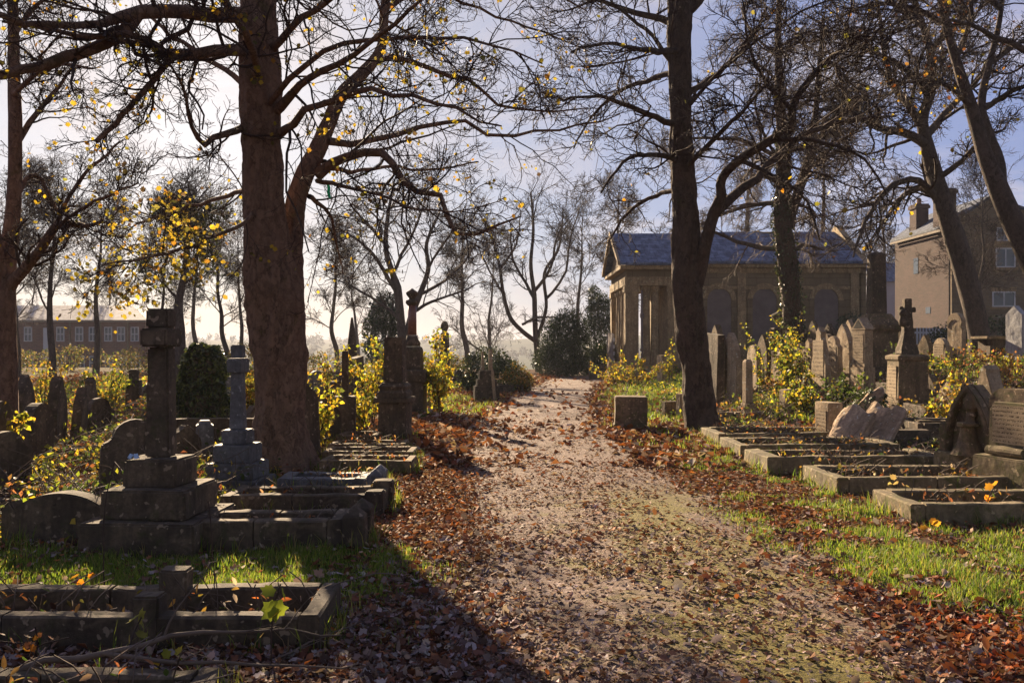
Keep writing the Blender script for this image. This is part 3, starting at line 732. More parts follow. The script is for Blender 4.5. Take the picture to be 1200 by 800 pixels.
# -- curved tree at the right edge
Y = 18.0; hb = Hf(gx(1290, Y), Y); B = (gx(1290, Y), Y, hb)
stems = [th_ * np.array([1, 1, 1, .84]) for th_ in [px_limb([(1300, 480, 0, 22), (1285, 440, 0, 19), (1245, 375, 0, 17), (1208, 305, 0, 15), (1182, 250, 0, 14), (1166, 212, 0, 13), (1152, 175, 0, 10), (1138, 125, 0, 8), (1122, 75, 0, 6.5), (1106, 15, 0, 5.5), (1095, -80, 0, 4), (1090, -200, 0, 2)], Y),
         px_limb([(1172, 225, 0, 9), (1170, 190, .2, 8), (1160, 160, .3, 6.5), (1150, 125, .5, 5.5), (1158, 80, .7, 4.5), (1172, 20, .9, 3.5), (1180, -60, 1, 2)], Y)]]
L = [[(1138, 125, 0, 4), (1118, 105, -.4, 3), (1090, 95, -.8, 2.2), (1050, 100, -1.3, 1.2)],
     [(1120, 70, 0, 4), (1135, 30, .5, 3), (1140, -20, .9, 2)],
     [(1290, 120, -1, 6), (1240, 80, -1, 5), (1200, 58, -1, 4), (1160, 40, -1, 3), (1120, 25, -1, 2), (1080, 30, -1, 1)],
     [(1150, 130, .5, 3.5), (1180, 110, .2, 3), (1215, 95, -.2, 2), (1240, 90, -.4, 1)],
     [(1110, 30, 0, 4), (1070, 10, .6, 3), (1020, 5, 1.2, 2), (985, 20, 1.6, 1)],
     [(1160, 75, .7, 3.5), (1195, 50, 1.1, 2.5), (1225, 40, 1.4, 1.5)],
     [(1172, 10, .9, 3.5), (1130, -20, 1.4, 2.5), (1080, -30, 1.8, 1.5)]]
T6, tips, tm, gr = build_tree('curved_tree', 'tree with a sweeping curved trunk leaning in from the right edge, russet leaves left', B, stems, [px_limb(l, Y) for l in L], rng, M['bark3'], M['twig'], [dict(lev3[0], n=16), dict(lev3[1], n=8), dict(lev3[2], n=4)], auto=dict(n=7, t=(.55, .97), lf=.22, ang=(45, 80), rf=.3, up=.02, wig=.12, rmin=.016, lmin=1.5, lmax=3.5))
tree_leaves(T6, B, tm, 700, rng, .075, [(.16, .06, .025), (.2, .1, .03), (.1, .04, .02), (.3, .2, .04)])
# -- trees behind, each its own
def free_tree(h, r, rng, spread=.5, n=14, low=.25, up=.06, lean=0.0):
    k = 8; z = np.linspace(-.3, h * .9, k)
    st = np.stack([np.cumsum(rng.normal(size=k) * .012 * h) + lean * z, np.cumsum(rng.normal(size=k) * .012 * h), z, r * np.linspace(1.15, .12, k)], -1)
    st[0, :2] = 0; st[1, :2] *= .2
    return [st]
def far_tree(name, label, px, Y, h, r, seed, bark='bark3', twig='twig', lev_=None, n=15, group='trees behind the graves', low=.25, lf=.42, ang=(30, 62), up=.06, k=1.0, stems_px=None, limbs_px=None):
    rg = np.random.default_rng(seed)
    x = gx(px, Y); z = Hf(x, Y); b = np.array([x, Y, z])
    if stems_px: stems_px = [[(a_, b_, c_, r_ * .62) for a_, b_, c_, r_ in q] for q in stems_px]; limbs_px = [[(a_, b_, c_, r_ * .55) for a_, b_, c_, r_ in q] for q in limbs_px]
    if stems_px is None:
        st = [s + np.array([[*b, 0]]) for s in free_tree(h, r, rg)]
    else: st = [px_limb(s, Y) for s in stems_px]
    lm = [px_limb(s, Y) for s in limbs_px] if limbs_px else None
    au = [dict(n=n, t=(low, .98), lf=lf, ang=ang, rf=.36, up=up, wig=.13, rmin=.02, lmin=1.0)] if n else None
    lv = [dict(n=11, t=(.1, 1), lf=.45, ang=(30, 65), k=6, rf=.5, up=.05, wig=.2, rmin=.015 * k, lmin=.6, lmax=3.2),
          dict(n=7, t=(.1, 1), lf=.5, ang=(30, 65), k=5, rf=.6, up=.04, wig=.22, rmin=.011 * k, lmin=.4, lmax=1.6),
          dict(n=4, t=(.2, 1), lf=.5, ang=(30, 65), k=4, rf=.6, up=.03, wig=.22, rmin=.0085 * k, lmin=.25, lmax=.9)]
    return build_tree(name, label, tuple(b), st, lm, rg, M[bark], M[twig], lev_ or lv, auto=au, group=group, stem_k=30, stem_sides=10, flare=.1, lump=.06, limb_k=10) + (b,)
far_tree('bare_tree', 'bare spreading tree just behind the red granite column monument', 470, 42, 11, 0.27, 3, n=0, low=.3,
   stems_px=[[(472, 460, 0, 10), (472, 420, 0, 8.5), (470, 380, 0, 8), (466, 340, 0, 8), (460, 320, 0, 6), (452, 290, .3, 5), (455, 250, .6, 3.5), (462, 215, .9, 2)],
             [(474, 400, 0, 6), (482, 370, 0, 6), (492, 345, 0, 5.5), (502, 315, .2, 4.5), (500, 285, .4, 3.5), (515, 250, .6, 2)]],
   limbs_px=[[(466, 345, 0, 5), (445, 310, -.5, 4), (425, 285, -1, 3), (400, 270, -1.5, 1.5)], [(460, 320, 0, 4), (480, 280, .8, 3), (495, 245, 1.4, 2), (500, 215, 1.8, 1)],
             [(492, 345, 0, 4), (520, 330, .5, 3.2), (545, 305, 1, 2.4), (560, 280, 1.4, 1.2)], [(455, 290, 0, 4), (430, 262, .8, 3), (410, 240, 1.4, 1.5)],
             [(484, 366, 0, 4), (510, 352, -.8, 3), (540, 342, -1.4, 2), (565, 330, -1.8, 1)], [(470, 375, 0, 4), (440, 352, .6, 3), (410, 335, 1, 2), (385, 325, 1.4, 1)],
             [(502, 315, 0, 3), (520, 285, -.6, 2.4), (540, 260, -1, 1.4)]])
far_tree('bare_tree', 'many stemmed bare tree curving up beside the big round evergreen bush', 628, 52, 12, 0.27, 4, n=0,
   stems_px=[[(632, 445, 0, 7), (630, 420, 0, 6), (627, 380, 0, 5), (626, 345, 0, 4.6), (622, 310, .2, 3.6), (625, 270, .4, 2.8), (622, 225, .6, 1.6)],
             [(628, 400, 0, 4.5), (612, 388, -.3, 4.2), (598, 372, -.5, 4), (590, 345, -.6, 3.6), (585, 310, -.6, 2.8), (575, 270, -.6, 1.6)],
             [(630, 395, 0, 4), (640, 360, .5, 3.4), (638, 320, .8, 3), (655, 290, 1.2, 2.4), (660, 245, 1.4, 1.2)]],
   limbs_px=[[(626, 350, 0, 4), (612, 325, .5, 3), (600, 300, .9, 2.4), (598, 260, 1.2, 1.2)], [(627, 340, 0, 4), (645, 315, -.6, 3), (652, 280, -1, 2), (670, 250, -1.4, 1)],
             [(640, 350, .5, 3.4), (662, 320, 1, 2.6), (668, 280, 1.4, 2), (680, 245, 1.8, 1)], [(586, 315, -.6, 3), (605, 285, -1, 2), (610, 245, -1.4, 1)],
             [(612, 380, -.3, 3), (630, 372, -.8, 2.4), (650, 372, -1.2, 1.4)], [(590, 345, -.6, 3), (575, 320, -1, 2), (560, 290, -1.4, 1)]])
spec = [('bare_tree', 'wispy bare tree in front of the brick terrace on the left', 62, 34, 9, 0.14, 5, 12), ('bare_tree', 'bare tree with a slanting trunk beside the terrace gable end', 112, 46, 10, 0.16, 6, 14),
        ('bare_tree', 'slender bare tree rising between the sycamore and the ivy covered pillar', 268, 48, 9, 0.15, 8, 13), ('bare_tree', 'small bare tree seen just right of the sycamore trunk', 395, 56, 10.5, 0.16, 9, 13),
        ('bare_tree', 'distant bare tree above the evergreen shrubs left of the path end', 548, 62, 13, 0.20, 10, 15), ('bare_tree', 'bare tree standing over the chapel pediment', 720, 58, 13, 0.22, 11, 12),
        ('bare_tree', 'bare tree behind the chapel roof, nearest its porch', 790, 62, 16, 0.24, 12, 12), ('bare_tree', 'bare tree rising behind the middle of the chapel roof', 872, 60, 17, 0.26, 13, 12),
        ('bare_tree', 'bare tree behind the right end of the chapel', 985, 56, 16, 0.24, 14, 12), ('bare_tree', 'bare tree rising over the small blue roofed house', 1042, 78, 17, 0.27, 15, 16),
        ('bare_tree', 'bare sapling sized tree against the stone house chimneys', 1138, 44, 10, 0.12, 16, 12)]
for nm, lb, px, Yd, h, r, sd, n in spec:
    far_tree(nm, lb, px, Yd, h, r, sd, n=n, twig='twig2' if px > 700 and px < 1000 else 'twig', k=Yd / 50)
far_tree('bare_tree', 'thin bare tree leaning over the terrace at the far left edge', 20, 40, 10, 0.14, 17, n=13)
# leafy ivy grown tree left of the sycamore
for i_, (lb, px, Yd, h, r, n) in enumerate([
  ('faint bare tree at the far left end of the brick terrace', -20, 70, 13, .2, 13), ('misty bare tree rising behind the left part of the terrace roof', 40, 100, 16, .24, 13), ('misty bare tree behind the right end of the terrace roof', 140, 104, 17, .24, 13),
  ('spindly tree between the terrace gable and the ivy grown tree', 182, 62, 11, .15, 12), ('tall misty tree behind the ivy grown tree', 232, 72, 15, .2, 13), ('spindly bare tree close on the left of the sycamore bole', 283, 58, 11, .14, 12),
  ('misty tree framed by the sycamore and the bare tree behind the column', 420, 84, 13, .2, 13), ('slight bare tree left of the many stemmed tree', 575, 76, 13, .18, 13), ('pale bare tree behind the round evergreen bush', 668, 72, 15, .2, 14)]):
    far_tree('bare_tree', lb, px, Yd, h, r, 60 + i_, n=n, low=.12, k=min(Yd / 55, 1.4), lf=.5)
rt, tips, tm, gr, b = far_tree('ivy_tree', 'tall tree dressed in dark ivy behind the foreground cross', 210, 30, 8.2, .2, 18, n=14, low=.3, lf=.3, k=.8)
rg = np.random.default_rng(5); n = 5200
pp = tm[rg.choice(len(tm), n)]; pp = pp[pp[:, 2] < b[2] + 6.6]
n = len(pp); pp = pp + rg.normal(size=(n, 3)) * .1
Vv, Fv, Tv = leafgeo(pp, rg.uniform(.09, .17, n), rg, KITE, None, palette(rg, n, [(.04, .05, .02), (.07, .07, .025), (.03, .035, .02), (.18, .15, .03)], [.4, .3, .2, .1]), .5)
base_obj('foliage', npmesh('foliage', Vv - b[None], [Fv], M['green'], tint=Tv), rt)

# ------------------------------------------------------------------ bushes and evergreens
def bush(name, label, px, Y, blobs, n, size, cols, w=None, seed=0, mat='green', shape=KITE, group=None, stems=10, cat='bush', clump=.5, tall=False):
    """blobs: (dx, dy, z, rx, ry, rz) ellipsoids filled with leaves, uneven by noise"""
    rg = np.random.default_rng(seed + 100)
    x = gx(px, Y); z0 = Hf(x, Y); b = np.array([x, Y, z0])
    root = thing(name, label, cat, tuple(b), 0, group)
    bl = np.array(blobs, float); vol = (bl[:, 3] * bl[:, 4] * bl[:, 5]) ** .75
    P = []
    while sum(map(len, P)) < n:
        m = n
        i = rg.choice(len(bl), m, p=vol / vol.sum())
        d = rg.normal(size=(m, 3)); d /= np.linalg.norm(d, axis=1, keepdims=True)
        rr = rg.uniform(.25, 1.06, m) ** .5
        q = bl[i, :3] + d * rr[:, None] * bl[i, 3:]
        g = vn(q[:, 0] * 1.0 + q[:, 1] * .7, q[:, 2] + q[:, 1] * .5, size * 4.5, seed) * .6 + vn(q[:, 0] - q[:, 1], q[:, 2], size * 2.2, seed + 1) * .4
        P.append(q[(g > clump * rg.uniform(.6, 1.2, m)) & (q[:, 2] > .02)])
    P = np.concatenate(P)[:n]
    V, F, T = leafgeo(P, rg.uniform(.6, 1.3, n) * size, rg, shape, None, palette(rg, n, cols, w), .4)
    base_obj('foliage', npmesh('foliage', V, [F], M[mat], tint=T), root)
    if stems:
        S = []; 
        for j in range(stems):
            t = P[rg.integers(n)]; s0 = np.array([rg.normal() * .12 * bl[:, 3].max(), rg.normal() * .1, -.1])
            mid = s0 * .5 + t * .5 + np.array([0, 0, .12 * t[2]])
            S.append(np.array([[*s0, .012 + .006 * t[2]], [*mid, .008 + .004 * t[2]], [*t, .004]]))
        a, c = stack_limbs(S, 7, rg, .05); V, F = tubes([(a, c)], 5)
        base_obj('stems', npmesh('stems', V, [F], M['twig']), root)
    return root
DKG = [(.025, .04, .018), (.035, .055, .02), (.05, .065, .025)]
GRN = [(.06, .085, .02), (.09, .11, .025), (.04, .06, .018)]
YLG = [(.42, .33, .03), (.32, .31, .035), (.2, .23, .03), (.42, .25, .03), (.15, .12, .04), (.1, .12, .03)]
OCH = [(.3, .18, .04), (.22, .13, .04), (.16, .13, .03), (.12, .07, .03)]
bush('evergreen_bush', 'big rounded dark evergreen bush where the path ends', 661, 44, [(0, 0, 1.6, 1.35, 1.3, 1.65), (-.2, 0, .9, 1.5, 1.4, .95), (.2, .1, 2.5, 1.0, 1.0, 1.1)], 15000, .12, DKG, seed=1, clump=.35, shape=LANCE, stems=6)
bush('evergreen_bush', 'low dark evergreen spreading from the round bush towards the chapel', 702, 45, [(0, 0, .75, 1.2, 1.1, .95), (-.8, 0, .6, .9, 1, .7), (.5, .2, 1.1, .6, .6, .8)], 5000, .12, DKG, seed=2, clump=.35, shape=LANCE, stems=5)
bush('evergreen_bush', 'broad dark shrub on the grass left of the path beyond the stepped monument', 572, 30, [(0, 0, .75, .95, .8, .85), (.5, .1, .6, .7, .7, .7), (-.5, 0, .6, .6, .6, .7)], 5200, .09, DKG + [(.08, .09, .03)], seed=3, clump=.4, stems=8)
bush('evergreen_bush', 'smaller shrub with tawny leaves just right of the broad dark shrub', 606, 29, [(0, 0, .5, .5, .5, .6), (.25, 0, .35, .35, .4, .4)], 1900, .08, GRN + OCH, seed=4, clump=.45, mat='leaf')
bush('conifer_tree', 'tall dark conifer between the round bush and the chapel porch', 700, 56, [(0, 0, 2.2, 1.1, 1.1, 2.3), (.2, 0, 3.6, .9, .9, 1.5), (-.2, 0, 4.6, .5, .5, .9)], 9000, .15, DKG, seed=5, cat='tree', clump=.35, shape=LANCE)
bush('conifer_tree', 'dark bushy evergreen behind the red granite column monument', 450, 46, [(0, 0, 2.0, 1.2, 1.1, 1.9), (.1, 0, 3.3, .9, .9, 1.2)], 6500, .15, DKG + [(.06, .06, .04)], seed=6, cat='tree', clump=.42)
bush('holly_bush', 'dark leafy bush crowding the right side of the chapel wall', 1000, 36, [(0, 0, .8, .9, .8, 1), (.6, 0, .5, .6, .6, .6)], 2600, .1, DKG, seed=7, clump=.42)
bush('ivy_hedge', 'long ivy hedge in front of the gabled stone house', 1165, 33, [(0, 0, .7, 1.7, .5, .8), (1.5, 0, .9, 1.4, .5, .8), (-1.6, 0, .5, 1.1, .5, .7), (2.8, 0, .8, 1., .5, .9)], 7500, .11, DKG + [(.14, .14, .06)], seed=8, clump=.42, cat='hedge')
TAW = [(.17, .12, .06), (.12, .085, .05), (.2, .16, .06), (.08, .07, .04)]
for lb, px, Yd, w_, h_ in [('tawny scrub in front of the terrace, far left', 5, 46, 2.2, 1.5), ('tawny scrub below the terrace windows', 80, 50, 2.6, 1.6), ('dull green scrub by the terrace gable', 165, 44, 2.0, 1.5), ('brown scrub glimpsed left of the sycamore', 290, 40, 1.6, 1.6), ('tawny scrub glimpsed right of the sycamore', 390, 44, 2.2, 1.3), ('brown scrub between the column and the dark shrub', 520, 48, 1.8, 1.3)]:
    bush('scrub', lb, px, Yd, [(0, 0, h_ * .5, w_ * .6, .8, h_ * .55), (-w_ * .5, 0, h_ * .4, w_ * .45, .7, h_ * .42), (w_ * .5, 0, h_ * .42, w_ * .45, .7, h_ * .45)], 1500, .12, TAW + GRN[:1], seed=int(px) + 40, mat='leaf', group='scrub behind the graves', clump=.5, stems=22)
def sapling(label, px, pytop, Y, n, cols=YLG, seed=0, ns=5, w=.35, size=.085, name='sapling', group='yellow leaved saplings', lean=0):
    """upright leafy shoots"""
    rg = np.random.default_rng(seed + 500)
    x = gx(px, Y); z0 = Hf(x, Y); h = CAMZ + (HZ - pytop) * Y / FPX - z0
    root = thing(name, label, 'sapling', (x, Y, z0), 0, group)
    S = []
    for j in range(ns):
        hh = h * (1 if j == 0 else rg.uniform(.4, .95)); dx, dy = rg.normal(size=2) * w * (0.25 if j == 0 else .8)
        S.append(np.array([[rg.normal() * .06, rg.normal() * .06, -.05, .012], [dx * .4, dy * .4, hh * .5, .009], [dx + lean * hh, dy, hh, .004]]))
    P, Rr = stack_limbs(S, 10, rg, .04)
    a, b = spawn(P, Rr, 7, rg, t=(.2, .95), lf=.28, ang=(35, 65), k=4, rf=.6, up=.08, rmin=.003, lmin=.12)
    V, F = join([tubes([(P, Rr)], 5), tubes([(a, b)], 3)])
    base_obj('stems', npmesh('stems', V, [F], M['twig']), root)
    allp = np.concatenate([a.reshape(-1, 3), P[:, 3:].reshape(-1, 3)])
    n = int(n * 1.9); p = allp[rg.choice(len(allp), n)] + rg.normal(size=(n, 3)) * .045
    V, F, T = leafgeo(p, rg.uniform(.6, 1.3, n) * size, rg, KITE if Y > 9 else MAPLE, None, palette(rg, n, cols), .5)
    base_obj('foliage', npmesh('foliage', V, [F], M['leaf'], tint=T), root)
    return root
for a in [('yellow leaved sapling just right of the sycamore trunk, lowest of its clump', 372, 440, 13, 240, YLG, 1), ('yellow sapling between the broken column and the tall pedestal', 437, 392, 17, 520, YLG, 2, 7, .4),
          ('golden sapling left of the broken column plinth', 384, 415, 19, 360, YLG + OCH, 3, 6, .5), ('bright yellow bush right of the red granite column monument', 512, 388, 20, 900, YLG, 4, 10, .5),
          ('low yellow shoots at the foot of the tall pedestal', 425, 452, 15.5, 240, YLG, 5, 6, .35), ('rusty gold sapling between the ivy covered pillar and the sycamore', 297, 425, 15, 330, YLG + OCH, 6, 6, .3),
          ('yellow sapling at the foot of the left edge tree', 22, 490, 9.5, 150, YLG, 7, 4, .2), ('sunlit yellow shoots behind the lancet stones on the left', 50, 425, 18, 320, YLG + OCH, 8, 7, .6),
          ('green and yellow shoots behind the foreground cross', 128, 430, 19, 380, GRN + YLG, 9, 7, .6), ('long green shoot arching left behind the small square pillar', 893, 385, 24, 150, YLG + GRN, 10, 3, .25, .08, 'sapling', 'yellow leaved saplings', -.3),
          ('tallest bright yellow sapling in the right hand graves', 916, 363, 25, 420, YLG + GRN, 11, 6, .5, .1), ('full yellow green bush at the left of the row of headstones', 925, 400, 23, 520, YLG + GRN, 12, 8, .5, .1),
          ('leafy shoot climbing beside the ivy clad trunk', 938, 365, 24.5, 170, GRN + YLG, 13, 3, .2, .1), ('yellow weeds by the chapel steps, nearest the path', 752, 412, 32, 360, YLG + OCH, 14, 8, .7, .1),
          ('ochre weeds growing along the chapel porch', 722, 425, 34, 300, OCH + YLG, 15, 8, .7, .1), ('yellow sapling in front of the chapel columns', 786, 402, 33, 150, YLG, 16, 4, .3, .1),
          ('ochre shrub behind the twin gothic headstone', 1125, 436, 15, 420, OCH + YLG, 17, 10, .5), ('orange leaved sapling by the table tomb', 1178, 408, 20, 110, [(.45, .2, .03), (.4, .25, .03)], 18, 4, .25),
          ('green bush before the row of headstones on the right', 945, 440, 18, 520, GRN + YLG, 19, 9, .5), ('dark green shrub between the headstone row and the broken rock', 985, 440, 18.5, 420, GRN, 20, 9, .4),
          ('small green shrub beside the statue pedestal', 1049, 402, 18, 60, GRN, 21, 3, .1)]:
    sapling(*a)
# ------------------------------------------------------------------ gravestones
def arc(cx, cz, r, a0, a1, n):
    return [(cx + r * math.cos(R(a0 + (a1 - a0) * i / n)), cz + r * math.sin(R(a0 + (a1 - a0) * i / n))) for i in range(n + 1)]
def outline(style, w, h, z0=-.15):
    a = w / 2
    if style == 'round':
        top = arc(0, h - a, a, 0, 180, 14)
    elif style == 'segment':
        s = .3 * w; r = (a * a + s * s) / (2 * s); th = math.degrees(math.asin(min(1, a / r)))
        top = arc(0, h - r, r, 90 - th, 90 + th, 12)
    elif style == 'lancet':
        r = 1.35 * w; cx = r - a; th = math.degrees(math.acos(cx / r)); hz = r * math.sin(R(th))
        top = arc(-cx, h - hz, r, 0, th, 8) + arc(cx, h - hz, r, 180 - th, 180, 8)[1:]
    elif style == 'gable':
        top = [(a, h - .45 * w), (0, h), (-a, h - .45 * w)]
    elif style == 'ogee':
        top = [(a, h - .55 * w), (a * .93, h - .4 * w), (a * .7, h - .28 * w), (a * .42, h - .2 * w), (a * .2, h - .1 * w), (a * .1, h - .02 * w), (0, h), (-a * .1, h - .02 * w), (-a * .2, h - .1 * w), (-a * .42, h - .2 * w), (-a * .7, h - .28 * w), (-a * .93, h - .4 * w), (-a, h - .55 * w)]
    elif style == 'shoulder':
        b = a * .66
        top = [(a, h - .5 * w), (a * .96, h - .4 * w), (a * .8, h - .36 * w), (b, h - .3 * w)] + arc(0, h - .3 * w - .0, b, 10, 170, 10) + [(-b, h - .3 * w), (-a * .8, h - .36 * w), (-a * .96, h - .4 * w), (-a, h - .5 * w)]
        top = [(x, min(z, h - .3 * w + (z - (h - .3 * w)) * .3 / .33) if z > h - .3 * w else z) for x, z in top]
    elif style == 'spire':
        top = [(a, h - 1.25 * w), (a * .95, h - 1.2 * w), (a * .32, h - .3 * w), (a * .34, h - .16 * w), (a * .14, h - .1 * w), (0, h), (-a * .14, h - .1 * w), (-a * .34, h - .16 * w), (-a * .32, h - .3 * w), (-a * .95, h - 1.2 * w), (-a, h - 1.25 * w)]
    else:
        top = [(a, h), (-a, h)]
    return [(-a, z0), (a, z0)] + top
def lettering(root, w, zt, zb, y, rg, rows=8, name='inscription'):
    """a thin dressed panel cut with rows of worn letters, unreadable as in the photo"""
    return MB().box(-w / 2, w / 2, y - .004, y + .006, zb, zt).build(name, m_cut(zt, (zt - zb) / rows), root)
def m_cut(zt, dz):
    t = NT('inscribed_stone'); c = t.coord()
    sx = t.n('ShaderNodeSeparateXYZ'); t.l(c, sx.inputs[0])
    q = t.math('DIVIDE', t.math('SUBTRACT', zt, sx.outputs[2]), dz)
    row = t.math('FLOOR', q); f = t.math('FRACT', q)
    u = t.math('ADD', sx.outputs[0], sx.outputs[1])
    cb = t.n('ShaderNodeCombineXYZ'); t.l(t.math('MULTIPLY', u, 55), cb.inputs[0]); t.l(t.math('MULTIPLY', row, 7.3), cb.inputs[1]); t.l(t.math('MULTIPLY', f, 2.6), cb.inputs[2])
    n = t.noise(cb.outputs[0], 1.0, 1, .5)
    inrow = t.ramp(f, [(.2, 0), (.27, 1), (.66, 1), (.73, 0)])
    ink = t.math('MULTIPLY', t.ramp(n, [(.44, 0), (.53, 1)]), inrow)
    wear = t.ramp(t.noise(c, 7, 3, .6), [(.35, .35), (.6, .95)])
    ink = t.math('MULTIPLY', ink, wear)
    st = t.mix(t.ramp(t.noise(c, 5, 5, .7), [(.35, 0), (.7, 1)]), (.34, .26, .17), (.17, .13, .085))
    col = t.mix(ink, st, (.07, .05, .035))
    return t.done(t.bsdf(col, .9, t.bump(t.math('SUBTRACT', 1.0, ink), .6, .006), .2))
LG = 'headstones left of the path'; RG = 'headstones right of the path'
cnt = [0]
def hstone(label, px, ytop, Y, w, t, style, rot, mat='dark', tilt=(0, 0), group=LG, plinth=None, letter=0, band=False, name='headstone', rough=.012):
    cnt[0] += 1; sd = cnt[0] * 1.7; rg = random.Random(cnt[0])
    x = gx(px, Y); z = Hf(x, Y); h = CAMZ + (HZ - ytop) * Y / FPX - z
    root = thing(name, label, 'headstone', (x, Y, z), rot, group, tilt)
    z0 = -.2; zb = 0
    if plinth:
        pw, pd, ph = plinth
        MB().box(-pw / 2, pw / 2, -pd / 2, pd / 2, -.2, ph).build('plinth', M[mat], root, .014, rough, .11, seed=sd + 5)
        z0 = ph - .002; zb = ph
    MB().prism(outline(style, w, h, z0), -t / 2, t / 2).build('slab', M[mat], root, .012, rough, .1, seed=sd)
    if band:
        o = outline(style, w, h, z0)[2:]; c = .82
        ring = o + [(x_ * c, zb + (z_ - zb) * (c + .04)) for x_, z_ in reversed(o)]
        MB().prism(ring, -t / 2 - .02, -t / 2 + .004).build('moulding', M[mat], root, .006, 0, seed=sd + 9)
    if letter: lettering(root, w * .72, zb + (h - zb) * .8, zb + (h - zb) * .25, -t / 2 - rough * .55, rg, letter)
    return root
# -- left of the path: they face the path, so the lens sees them nearly edge on
hstone('round topped dark headstone, foremost of the cluster beside the left edge tree', 44, 472, 11, .72, .15, 'round', 97, letter=0)
hstone('pointed dark headstone, tallest of the three behind the low segmental arched stone', 67, 441, 12.6, .66, .14, 'lancet', 105)
hstone('narrow pointed headstone leaning a little, on the right of the dark cluster on the left', 91, 453, 13.4, .6, .14, 'lancet', 107, tilt=(4, 0))
hstone('pointed headstone half hidden by the left edge tree and yellow leaves', 29, 438, 14.6, .66, .14, 'lancet', 101)
hstone('small spired headstone with a crocketed top among the weeds behind the dark cluster', 106, 441, 17, .55, .16, 'spire', 95)
hstone('tiny pointed stub of stone in the weeds left of the foreground cross', 131, 486, 16, .35, .14, 'gable', 40)
hstone('ivy edged shouldered headstone just behind the foreground cross', 156, 491, 9.2, .66, .16, 'shoulder', 32, tilt=(-3, 2))
hstone('dark lopsided headstone between the two stone crosses', 211, 497, 10.4, .42, .14, 'ogee', 50, tilt=(0, 6))
hstone('square topped slab close on the right of the foreground cross shaft', 212, 446, 20, .6, .2, 'flat', 60)
hstone('flat topped slab behind the grey cross at the foot of the ivy covered pillar', 250, 490, 12.6, 1.25, .14, 'flat', 4, tilt=(0, 0))
hstone('small round topped dark headstone beside the broken column plinth', 384, 474, 14.0, .42, .14, 'round', 30)
hstone('leaning tall slab behind the broken column', 420, 418, 22, .55, .2, 'flat', 75, tilt=(0, -7))
hstone('grey headstone seen small through the leaves right of the sycamore', 371, 434, 26, .55, .14, 'round', 40, 'grey')
hstone('little dark headstone left of the broken column among golden leaves', 364, 441, 27, .5, .14, 'lancet', 55)
hstone('bluish headstone behind the grey cross, right side', 268, 441, 22, .5, .16, 'flat', 45, 'grey')
hstone('low shadowed headstone under the weeds at the far left edge', -4, 470, 9.6, .6, .16, 'round', 90)
hstone('distant pointed headstone left of the square pillar', 140, 455, 24, .55, .15, 'gable', 40)
hstone('distant dark round headstone right of the square pillar', 182, 452, 26, .55, .15, 'round', 63)
hstone('far headstone low in the yellow leaves left of the leaning slab', 398, 432, 30, .6, .15, 'lancet', 50)

for a in [('low shouldered stone right of the dark cluster', 116, 466, 15.5, .55, .14, 'shoulder', 60),            ('far gabled stone left of the ivy covered pillar', 197, 447, 19, .55, .14, 'gable', 66), ('far lancet stone half behind the foreground cross', 172, 450, 22, .5, .14, 'lancet', 62),
          ('thin stone standing right of the ivy covered pillar', 266, 462, 16.5, .5, .14, 'round', 72), ('sooty lancet stone just left of the sycamore foot', 296, 474, 14, .5, .14, 'lancet', 70), ('small gabled stone in the golden leaves right of the sycamore', 377, 452, 18, .45, .14, 'gable', 60),
          ('dark round stone between the broken column and the spire', 394, 446, 20, .5, .15, 'round', 60), ('short lancet stone left of the tall pedestal', 432, 445, 20, .5, .14, 'lancet', 66), ('dim round stone left of the tall pedestal, behind the yellow sapling', 443, 434, 26, .55, .14, 'round', 60),
          ('small lone stone on the grass beyond the yellow bush', 537, 434, 33, .6, .15, 'round', 50), ('mossy leaning stone at the left edge behind the low wide arched stone', 6, 505, 9.0, .5, .14, 'shoulder', 50)]:
    hstone(*a)
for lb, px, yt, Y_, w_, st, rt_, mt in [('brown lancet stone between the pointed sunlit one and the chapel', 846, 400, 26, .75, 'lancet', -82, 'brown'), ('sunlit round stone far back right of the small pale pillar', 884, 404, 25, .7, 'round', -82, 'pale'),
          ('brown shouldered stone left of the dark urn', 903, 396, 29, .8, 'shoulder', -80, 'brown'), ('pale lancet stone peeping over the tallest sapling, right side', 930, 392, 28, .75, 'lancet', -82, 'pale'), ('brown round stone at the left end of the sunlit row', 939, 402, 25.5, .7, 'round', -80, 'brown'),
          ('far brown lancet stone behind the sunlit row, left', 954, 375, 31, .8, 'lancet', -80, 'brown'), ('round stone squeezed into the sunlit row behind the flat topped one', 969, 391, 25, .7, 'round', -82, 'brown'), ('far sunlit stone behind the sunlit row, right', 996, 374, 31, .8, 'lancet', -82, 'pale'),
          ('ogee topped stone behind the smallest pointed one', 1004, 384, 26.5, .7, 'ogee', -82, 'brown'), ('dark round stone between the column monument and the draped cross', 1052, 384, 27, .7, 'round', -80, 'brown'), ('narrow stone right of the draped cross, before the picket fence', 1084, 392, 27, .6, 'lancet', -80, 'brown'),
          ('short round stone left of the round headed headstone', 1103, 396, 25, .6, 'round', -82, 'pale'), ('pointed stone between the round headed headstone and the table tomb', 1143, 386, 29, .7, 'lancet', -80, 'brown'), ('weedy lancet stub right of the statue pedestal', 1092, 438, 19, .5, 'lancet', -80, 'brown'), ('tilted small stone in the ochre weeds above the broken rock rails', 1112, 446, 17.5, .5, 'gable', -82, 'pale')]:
    hstone(lb, px, yt, Y_, w_, .15, st, rt_, mt, (0, (px % 7) - 3), RG, None, 6 if mt == 'pale' and px % 2 else 0)
